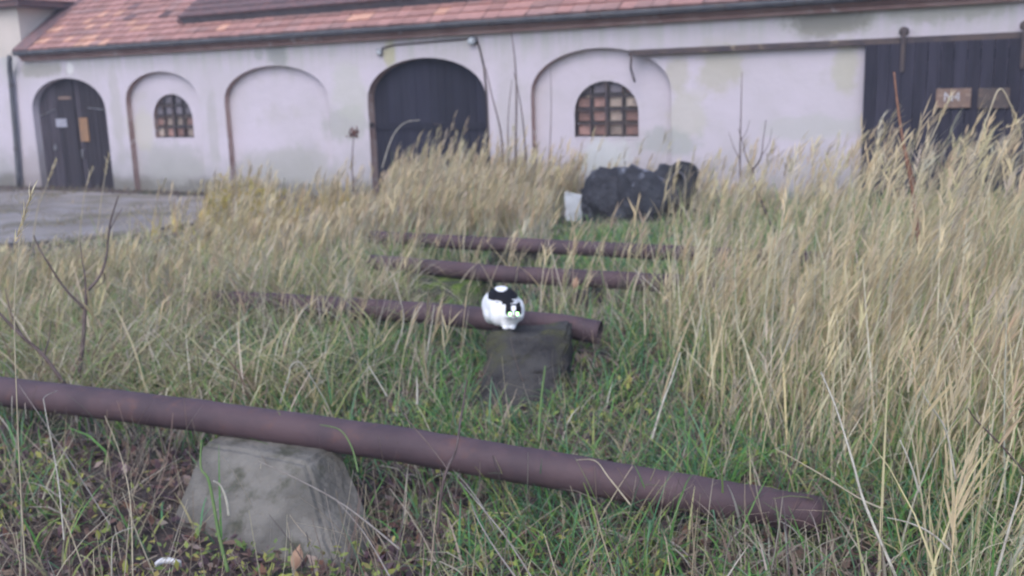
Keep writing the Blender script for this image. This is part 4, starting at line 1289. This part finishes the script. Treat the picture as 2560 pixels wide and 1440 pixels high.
dry.build('dry_grass', M['blade'], 'tall straw coloured dead grass with feathery heads leaning right', 'grass')
green.build('green_grass', M['blade'], 'green arching grass growing among the pipes and blocks', 'grass')
low.build('leaf_litter', M['blade'], 'brown fallen leaves, creeping weeds and dead stems on the bare soil', 'leaf litter')

# ------------------------------------------------------------------ single stalks one can point at
def stalk(label, pix, dep, r, m, name='grass_stalk', head=False, flat=1.0, taper=0.45):
    if not isinstance(dep, tuple): dep = (dep, dep)
    path = [at_depth(x, y, dep[0] + (dep[1] - dep[0]) * i / (len(pix) - 1)) for i, (x, y) in enumerate(pix)]
    # smooth the polyline
    fine = []
    P = [path[0]] + path + [path[-1]]
    for i in range(1, len(P) - 2):
        for t in np.linspace(0, 1, 5, endpoint=False):
            a, b, c_, d_ = P[i - 1], P[i], P[i + 1], P[i + 2]
            fine.append(0.5 * ((2 * b) + (c_ - a) * t + (2 * a - 5 * b + 4 * c_ - d_) * t * t + (3 * b - a - 3 * c_ + d_) * t ** 3))
    fine.append(path[-1])
    base = fine[0]
    t = tag(tube(name, [p - base for p in fine], [0.78 * r * (1 - (1 - taper) * i / (len(fine) - 1)) for i in range(len(fine))], M[m], None, 6, flat=flat), label, 'grass stalk')
    t.location = base
    if head:
        H = Mass()
        tip = fine[-1] - base
        n = 40
        d = (fine[-1] - fine[-4]).normalized()
        B = np.array([tip - d * 0.16 * random.random() for _ in range(n)])
        V, F, C, _ = strips(B, rng.normal(math.atan2(d.y, d.x), 0.6, n), rng.uniform(0.02, 0.06, n), np.full(n, math.acos(max(-1, min(1, d.z)))) + rng.normal(0, 0.25, n), rng.uniform(-0.2, 0.5, n), np.full(n, 0.006), palette(n, STRAW[:3], [1, 1, 1]), 3)
        H.add(V, F, C)
        o = H.build('seed_head', M['blade'], None, None)
        o.parent = t
        del o['kind']
    return t
ST = [
 ('slender straw stalk standing tallest before the near pipe at its far left end', [(66, 1450), (52, 1230), (42, 1000), (36, 780), (45, 640), (62, 540), (80, 480)], 3.0, .0032, 'straw', True),
 ('bent straw stalk hooked over the top of the near pipe', [(160, 1350), (148, 1220), (133, 1128), (112, 1018), (112, 992), (144, 977)], (3.3, 4.1), .0035, 'straw_pale', False),
 ('thin grey stalk slanting down across the near pipe by the tall straw', [(275, 1312), (160, 1130), (47, 962)], (3.4, 4.2), .003, 'straw_grey', False),
 ('kinked straw stalk in the bottom left corner of the litter', [(215, 1442), (164, 1302), (117, 1222)], 3.3, .0035, 'straw', False),
 ('upright brown stalk in front of the leaf litter beside the block', [(332, 1445), (326, 1255), (300, 1134), (262, 1040)], (3.2, 3.5), .0032, 'straw', False),
 ('short elbow shaped pale stalk rising from the litter', [(279, 1445), (281, 1352), (300, 1330), (335, 1318)], 3.25, .003, 'straw_pale', False),
 ('broad green blade standing in front of the pale concrete block', [(570, 1430), (547, 1335), (523, 1205), (502, 1169), (504, 1100)], (3.25, 3.4), .0085, 'blade_green', False),
 ('curled bleached leaf against the face of the pale block', [(572, 1290), (566, 1250), (552, 1215), (533, 1202)], 3.36, .007, 'straw_pale', False),
 ('long grey stem sloping from the pale block to the lower middle', [(1000, 1374), (910, 1300), (840, 1250), (740, 1196), (645, 1152)], (3.2, 3.5), .0045, 'straw_grey', False),
 ('grey stem forking down from the long sloping stem', [(976, 1445), (912, 1335), (842, 1252)], (3.1, 3.3), .004, 'straw_grey', False),
 ('hooped pale stalk arching in the green grass behind the near pipe', [(700, 1010), (721, 942), (727, 916), (743, 904), (760, 918), (812, 1000), (830, 1045)], 4.7, .005, 'straw_pale', False),
 ('pale stalk leaning across the pipe left of the cat', [(985, 885), (1004, 830), (1008, 781), (985, 698)], 5.5, .006, 'straw_pale', False),
 ('stubby pale tipped stalk in front of the pipe left of the cat', [(1068, 880), (1078, 820), (1086, 762)], 5.3, .006, 'straw_pale', False),
 ('bleached straight stem leaning in the green grass, mid picture', [(968, 992), (942, 948), (918, 910)], 4.6, .006, 'straw_pale', False),
 ('short white broken stub standing near the middle of the grass', [(1043, 1012), (1043, 978), (1042, 944)], 4.4, .008, 'straw_pale', False),
 ('thick bleached stem leaning left in the tall grass beyond the pipe end', [(2240, 1442), (2162, 1260), (2132, 1155), (2090, 1020), (2052, 930)], (2.9, 3.2), .0065, 'straw_pale', False),
 ('straw stem lying slantwise just right of the near pipe end', [(2206, 1272), (2147, 1245), (2050, 1185), (1936, 1120)], (3.0, 3.3), .0045, 'straw', False),
 ('short white stem in the dry grass right of the pipe end', [(2298, 1232), (2280, 1170), (2250, 1100)], 3.1, .0055, 'straw_pale', False),
 ('angled straw stem with a pale joint, farthest right of the bleached stems', [(2390, 1200), (2365, 1078), (2330, 1020), (2310, 990)], 3.1, .005, 'straw_pale', False),
 ('drooping pale blade low in the bottom right grass', [(2378, 1378), (2330, 1335), (2275, 1308), (2218, 1294)], 2.9, .005, 'straw_pale', False),
 ('tall pale stem standing out behind the near pipe where tall grass begins', [(1629, 1100), (1656, 1010), (1680, 945), (1701, 882)], (4.2, 4.4), .008, 'straw_pale', False),
 ('brown straw hanging over the front of the near pipe', [(1576, 1262), (1522, 1194), (1488, 1152), (1440, 1150)], (3.35, 3.6), .004, 'straw', False),
 ('bright green broad blade behind the near pipe below the cat', [(1346, 1105), (1352, 1010), (1363, 915)], (4.3, 4.5), .010, 'blade_green', False),
 ('conspicuous white stem leaning right in the far tall grass', [(2036, 704), (2058, 645), (2080, 590)], 6.6, .010, 'straw_pale', False),
 ('green blade arching over the middle of the near pipe', [(895, 1180), (880, 1120), (850, 1075), (800, 1062)], (3.7, 3.9), .005, 'blade_green', False),
 ('stout pale stem with a bent top in the bottom right corner', [(2490, 1445), (2520, 1330), (2550, 1230), (2556, 1190)], 2.7, .006, 'straw_pale', False),
 ('pair-forming dark grey stem in the bottom middle, upper one', [(1330, 1445), (1262, 1340), (1180, 1240), (1150, 1205)], (3.0, 3.4), .004, 'straw_grey', False),
 ('dark grey stem in the bottom middle, lower one', [(1290, 1445), (1230, 1360), (1190, 1290), (1180, 1260)], (2.95, 3.3), .004, 'straw_grey', False),
 ('plumed grass head before the left door, the shorter', [(80, 620), (95, 520), (118, 460), (138, 405)], 7.0, .005, 'straw', True),
 ('plumed grass head before the left door, the taller', [(196, 620), (205, 530), (215, 470), (232, 420)], 7.4, .005, 'straw', True),
 ('plumed grass head crossing the right edge of the left door', [(236, 640), (246, 560), (256, 480), (272, 385)], 7.4, .006, 'straw', True),
 ('tall reed folded over in an angle in front of the dark gate', [(2330, 900), (2375, 640), (2425, 420), (2470, 290), (2500, 222), (2530, 270), (2552, 330)], 5.4, .009, 'straw', True),
 ('heavy seed head leaning right just below the small sign', [(2240, 800), (2280, 580), (2310, 400), (2350, 300), (2378, 240)], 5.6, .007, 'straw', True),
 ('seed head bowing below the folded reed', [(2400, 900), (2450, 560), (2490, 420), (2540, 320), (2570, 300)], 5.0, .007, 'straw', True),
 ('grey curved stalk arching across the dark middle door', [(955, 420), (980, 345), (1010, 308), (1050, 300)], 11.5, .009, 'straw_pale', False),
]
for lab, pix, dep, r, m, hd in ST: stalk(lab, pix, dep, r, m, head=hd)

# ------------------------------------------------------------------ saplings and dry weeds
def woody(name, label, cat, base_px, dep, branches, m, trunk=0):
    b = at_depth(*base_px, dep)
    t = empty(name, (b.x, b.y, b.z))
    tag(t, label, cat)
    for i, (pix, r0_, r1_) in enumerate(branches):
        path = [at_depth(x, y, dep + dz) - b for x, y, dz in pix]
        fine = []
        P = [path[0]] + path + [path[-1]]
        for k in range(1, len(P) - 2):
            for s in np.linspace(0, 1, 4, endpoint=False):
                a, b1, c1, d1 = P[k - 1], P[k], P[k + 1], P[k + 2]
                fine.append(0.5 * ((2 * b1) + (c1 - a) * s + (2 * a - 5 * b1 + 4 * c1 - d1) * s * s + (3 * b1 - a - 3 * c1 + d1) * s ** 3))
        fine.append(path[-1])
        n = len(fine)
        tube('trunk' if i == trunk else 'branch', fine, [r0_ + (r1_ - r0_) * k / (n - 1) for k in range(n)], M[m], t, 6, wob=0.15)
    return t
woody('sapling', 'bare forked sapling standing behind the near pipe on the left', 'sapling', (195, 950), 5.3, [
    ([(195, 950, 0), (206, 870, 0), (212, 790, 0), (217, 725, 0)], .013, .009),
    ([(217, 728, 0), (250, 690, .02), (266, 640, .04), (275, 560, .03), (296, 490, 0)], .009, .003),
    ([(212, 772, 0), (165, 725, -.05), (125, 665, -.1), (98, 620, -.1), (84, 588, -.12)], .008, .003),
    ([(214, 728, 0), (212, 690, .02), (204, 640, .02), (200, 600, 0)], .006, .002),
    ([(255, 675, .03), (262, 700, .05), (240, 720, .06)], .004, .002),
    ([(272, 580, .03), (290, 545, .05), (306, 520, .06)], .003, .0015)], 'twig')
woody('sapling', 'dark bare twig slanting in from the left picture edge above the near pipe', 'sapling', (165, 965), 4.9, [
    ([(165, 965, 0), (110, 890, 0), (60, 845, 0), (10, 795, 0), (-40, 740, 0)], .010, .006),
    ([(60, 845, 0), (30, 790, .05), (12, 720, .05)], .005, .002),
    ([(110, 890, 0), (122, 850, .02), (128, 800, .02)], .004, .002)], 'twig')
woody('sapling', 'thin forked sapling in the tall grass right of the boulders', 'sapling', (1935, 580), 9.5, [
    ([(1935, 580, 0), (1908, 515, 0), (1888, 460, 0), (1882, 422, 0)], .012, .009),
    ([(1882, 424, 0), (1902, 395, .03), (1908, 350, .03), (1915, 300, .02)], .008, .003),
    ([(1882, 424, 0), (1866, 395, 0), (1858, 360, -.02), (1845, 320, 0)], .007, .003),
    ([(1904, 388, .03), (1922, 360, .05), (1930, 320, .05)], .004, .002)], 'twig')
woody('sapling', 'straight whip standing before the pale wall left of the gate', 'sapling', (1853, 560), 9.8, [
    ([(1853, 560, 0), (1850, 420, 0), (1852, 300, 0), (1855, 180, 0)], .011, .003),
    ([(1851, 400, 0), (1835, 370, .02), (1822, 330, .04)], .005, .002),
    ([(1852, 350, 0), (1866, 330, .02), (1874, 300, .04)], .004, .002)], 'twig')
woody('dock_stem', 'rust red dock stem leaning in front of the dark gate', 'dry weed', (2300, 640), 6.0, [
    ([(2300, 640, 0), (2285, 500, 0), (2262, 380, 0), (2246, 280, 0), (2235, 180, 0)], .014, .006),
    ([(2264, 380, 0), (2276, 420, .02), (2290, 470, .02)], .008, .004)], 'twig_red')
woody('climbing_twigs', 'fan of thin dry twigs against the wall right of the middle door', 'dry weed', (1288, 420), 13.6, [
    ([(1288, 420, 0), (1290, 330, 0), (1291, 220, 0), (1286, 140, 0), (1278, 80, 0)], .016, .006),
    ([(1258, 420, 0), (1252, 330, 0), (1230, 240, 0), (1214, 170, 0)], .014, .005),
    ([(1315, 420, 0), (1310, 330, 0), (1298, 240, 0), (1284, 180, 0)], .012, .005),
    ([(1272, 420, 0), (1270, 300, 0), (1280, 200, 0)], .009, .004),
    ([(1372, 420, .1), (1376, 340, .1), (1378, 250, .1), (1376, 160, .1)], .008, .003)], 'twig')
dk = woody('dock_stem', 'dry dock with a rust brown seed head left of the middle door', 'dry weed', (884, 480), 14.0, [
    ([(884, 480, 0), (880, 420, 0), (882, 370, 0), (886, 325, 0)], .010, .006)], 'twig')
H = Mass()
n = 90
bb = at_depth(886, 336, 14.0) - at_depth(884, 480, 14.0)
B = np.array([bb + Vector((random.gauss(0, .035), random.gauss(0, .03), random.gauss(0, .035))) for _ in range(n)])
V, F, C, _ = strips(B, rng.uniform(-PI, PI, n), np.full(n, .05), rng.uniform(0, 1.5, n), np.zeros(n), np.full(n, .025), palette(n, [(.22, .10, .085), (.17, .085, .075)], [1, 1]), 2)
H.add(V, F, C)
o = H.build('seed_head', M['blade'], None, None); o.parent = dk; del o['kind']
woody('woody_stem', 'dark woody stem rising in front of the middle of the near pipe', 'dry weed', (1094, 1330), 3.35, [
    ([(1094, 1330, 0), (1104, 1230, 0), (1118, 1172, 0), (1140, 1125, .1), (1150, 1060, .2), (1160, 1000, .3), (1168, 950, .3)], .0055, .003),
    ([(1118, 1172, 0), (1075, 1115, .05), (1020, 1050, .1), (992, 1010, .1)], .0032, .0018)], 'twig')
woody('woody_stem', 'short dark stick leaning over the litter at the bottom left', 'dry weed', (2, 1350), 3.3, [
    ([(2, 1350, 0), (40, 1390, 0), (90, 1440, 0)], .006, .004), ([(40, 1390, 0), (70, 1385, 0)], .004, .002)], 'twig')
woody('bramble_runner', 'thin dark runner slanting through the dry grass at the right edge', 'dry weed', (2570, 1190), 3.2, [
    ([(2570, 1190, 0), (2500, 1110, 0), (2440, 1050, 0), (2420, 1020, 0)], .004, .002), ([(2500, 1110, 0), (2475, 1085, .05), (2470, 1060, .05)], .003, .001)], 'twig')

# yellow goldenrod by the yard
YEL = [(560, 470, 14.6, .55), (600, 510, 13.6, .62), (585, 545, 13.0, .5), (640, 520, 13.4, .6), (690, 500, 13.6, .5), (535, 560, 12.6, .45), (655, 565, 12.4, .5), (720, 550, 12.8, .4)]
YLAB = ['leftmost far yellow goldenrod clump, nearest the barn wall', 'tall yellow goldenrod clump just right of the farthest one', 'middling yellow goldenrod clump, front left of the tall one',
        'bushy yellow goldenrod clump in the middle of the yellow patch', 'yellow goldenrod clump rising against the wall under the blank arch', 'low yellow goldenrod clump at the left front of the patch',
        'low yellow goldenrod clump nearest to the pipes', 'smallest yellow goldenrod clump at the right end of the patch']
for i, (px, py, dep, hh) in enumerate(YEL):
    b = at_depth(px, py, dep)
    b.z = gz(b.x, b.y) - 0.02
    t = empty('goldenrod', b)
    tag(t, YLAB[i], 'plant', 'yellow goldenrod beside the yard')
    st, H = [], Mass()
    for s in range(7):
        a = random.uniform(0, 2 * PI); l = random.uniform(0.05, 0.35); h_ = hh * random.uniform(0.7, 1.25)
        tip = Vector((math.cos(a) * l * h_, math.sin(a) * l * h_, h_))
        r_ = [Vector((math.cos(a) * .03, math.sin(a) * .03, 0)), tip * 0.5 + Vector((0, 0, .06)), tip]
        st.append((r_, [.006, .005, .003]))
        n = 22
        f = rng.uniform(0.25, 1.0, n)
        B = np.array([r_[0].lerp(tip, q_) + Vector((0, 0, .06 * 4 * q_ * (1 - q_))) for q_ in f])
        V, F, C, _ = strips(B, rng.uniform(-PI, PI, n), rng.uniform(.06, .13, n), rng.uniform(.4, 1.1, n), rng.uniform(.1, .9, n), np.full(n, .020), palette(n, [(.52, .42, .10), (.42, .37, .10), (.34, .31, .13), (.55, .40, .12)], [3, 2, 1, 2]), 3, prof=lambda t_: (0.4, 1.0, 0.7, 0.1)[int(round(t_ * 3))])
        H.add(V, F, C)
    tubes('stems', st, M['straw'], t, 5)
    o = H.build('foliage', M['blade'], None, None); o.parent = t; del o['kind']

# ------------------------------------------------------------------ small litter one can pick out
def big_leaf(label, px, py, z, size, m, rz, tilt):
    P = on_level(px, py, z)
    bm = bmesh.new()
    out = [(0, -1), (.35, -.55), (.5, -.05), (.38, .45), (0.12, .85), (0, 1.1), (-.12, .85), (-.38, .45), (-.5, -.05), (-.35, -.55)]
    c0 = bm.verts.new((0, 0, -0.12 * size))
    vs = [bm.verts.new((x * size, y * size, (0.25 * abs(x) + 0.12 * y * y) * size)) for x, y in out]
    for i in range(len(vs)): bm.faces.new((c0, vs[i], vs[(i + 1) % len(vs)]))
    o = from_bm('fallen_leaf', bm, M[m], None, True)
    sol = o.modifiers.new('t', 'SOLIDIFY'); sol.thickness = 0.001
    o.location = P; o.rotation_euler = (tilt, 0.3, rz)
    return tag(o, label, 'leaf')
M['leaf_tan'] = noise_mat('tan_leaf', (0.42, 0.28, 0.20), (0.33, 0.20, 0.14), 30, bump=0.0)
M['leaf_pink'] = noise_mat('pinkish_leaf', (0.34, 0.20, 0.17), (0.26, 0.15, 0.13), 30, bump=0.0)
big_leaf('tan dead leaf standing upright in the litter below the pale block', 742, 1395, .03, .045, 'leaf_tan', 0.2, 1.2)
big_leaf('pinkish brown leaf lying below the middle of the near pipe', 1150, 1285, .02, .055, 'leaf_pink', 0.9, 0.6)
big_leaf('pinkish leaf at the front foot of the mossy footing', 1240, 1030, .02, .05, 'leaf_pink', 0.3, 0.5)
big_leaf('tan leaf caught on the second pipe, right of the cat', 1438, 708, .28, .045, 'leaf_tan', 0.1, 1.3)
big_leaf('tan leaf hanging at the left end of the farthest pipe', 1092, 606, .28, .05, 'leaf_tan', 0.8, 1.0)
P = on_level(418, 1408, 0.02)
bm = bmesh.new()
SCR = 0.75
rowv = []
for i in range(9):
    t = i / 8
    x, y = -0.042 + 0.084 * t, 0.022 * math.sin(t * 4) - 0.02 * t
    w_ = 0.008 * (0.5 + math.sin(PI * min(1, t * 0.9 + 0.1)))
    rowv.append([bm.verts.new((x, y - w_, 0.0)), bm.verts.new((x, y, 0.014 + 0.01 * t)), bm.verts.new((x, y + w_, 0.002))])
for i in range(8):
    for k in range(2): bm.faces.new((rowv[i][k], rowv[i + 1][k], rowv[i + 1][k + 1], rowv[i][k + 1]))
o = from_bm('plastic_scrap', bm, M['plastic'], None, True)
sol = o.modifiers.new('t', 'SOLIDIFY'); sol.thickness = 0.001
o.location = P; o.rotation_euler = (0.2, 0, 0.5)
tag(o, 'small crumpled scrap of white plastic in the litter', 'scrap')

# ------------------------------------------------------------------ haze volume added to imitate lens veil and lift the blacks
bm = bmesh.new()
add_box(bm, -900, 900, -700, 1100, -2.0, 9.5)
hm = bpy.data.materials.new('veil_haze')
hm.use_nodes = True
hn = hm.node_tree
for nd in list(hn.nodes):
    if nd.type == 'BSDF_PRINCIPLED': hn.nodes.remove(nd)
pv = hn.nodes.new('ShaderNodeVolumePrincipled')
pv.inputs['Color'].default_value = (0.84, 0.85, 1.0, 1)
pv.inputs['Density'].default_value = 0.0032
hn.links.new(pv.outputs[0], next(n for n in hn.nodes if n.type == 'OUTPUT_MATERIAL').inputs['Volume'])
tag(from_bm('haze', bm, hm), 'thin bluish haze volume added as a veil over the dark tones', 'haze', None, 'stuff')
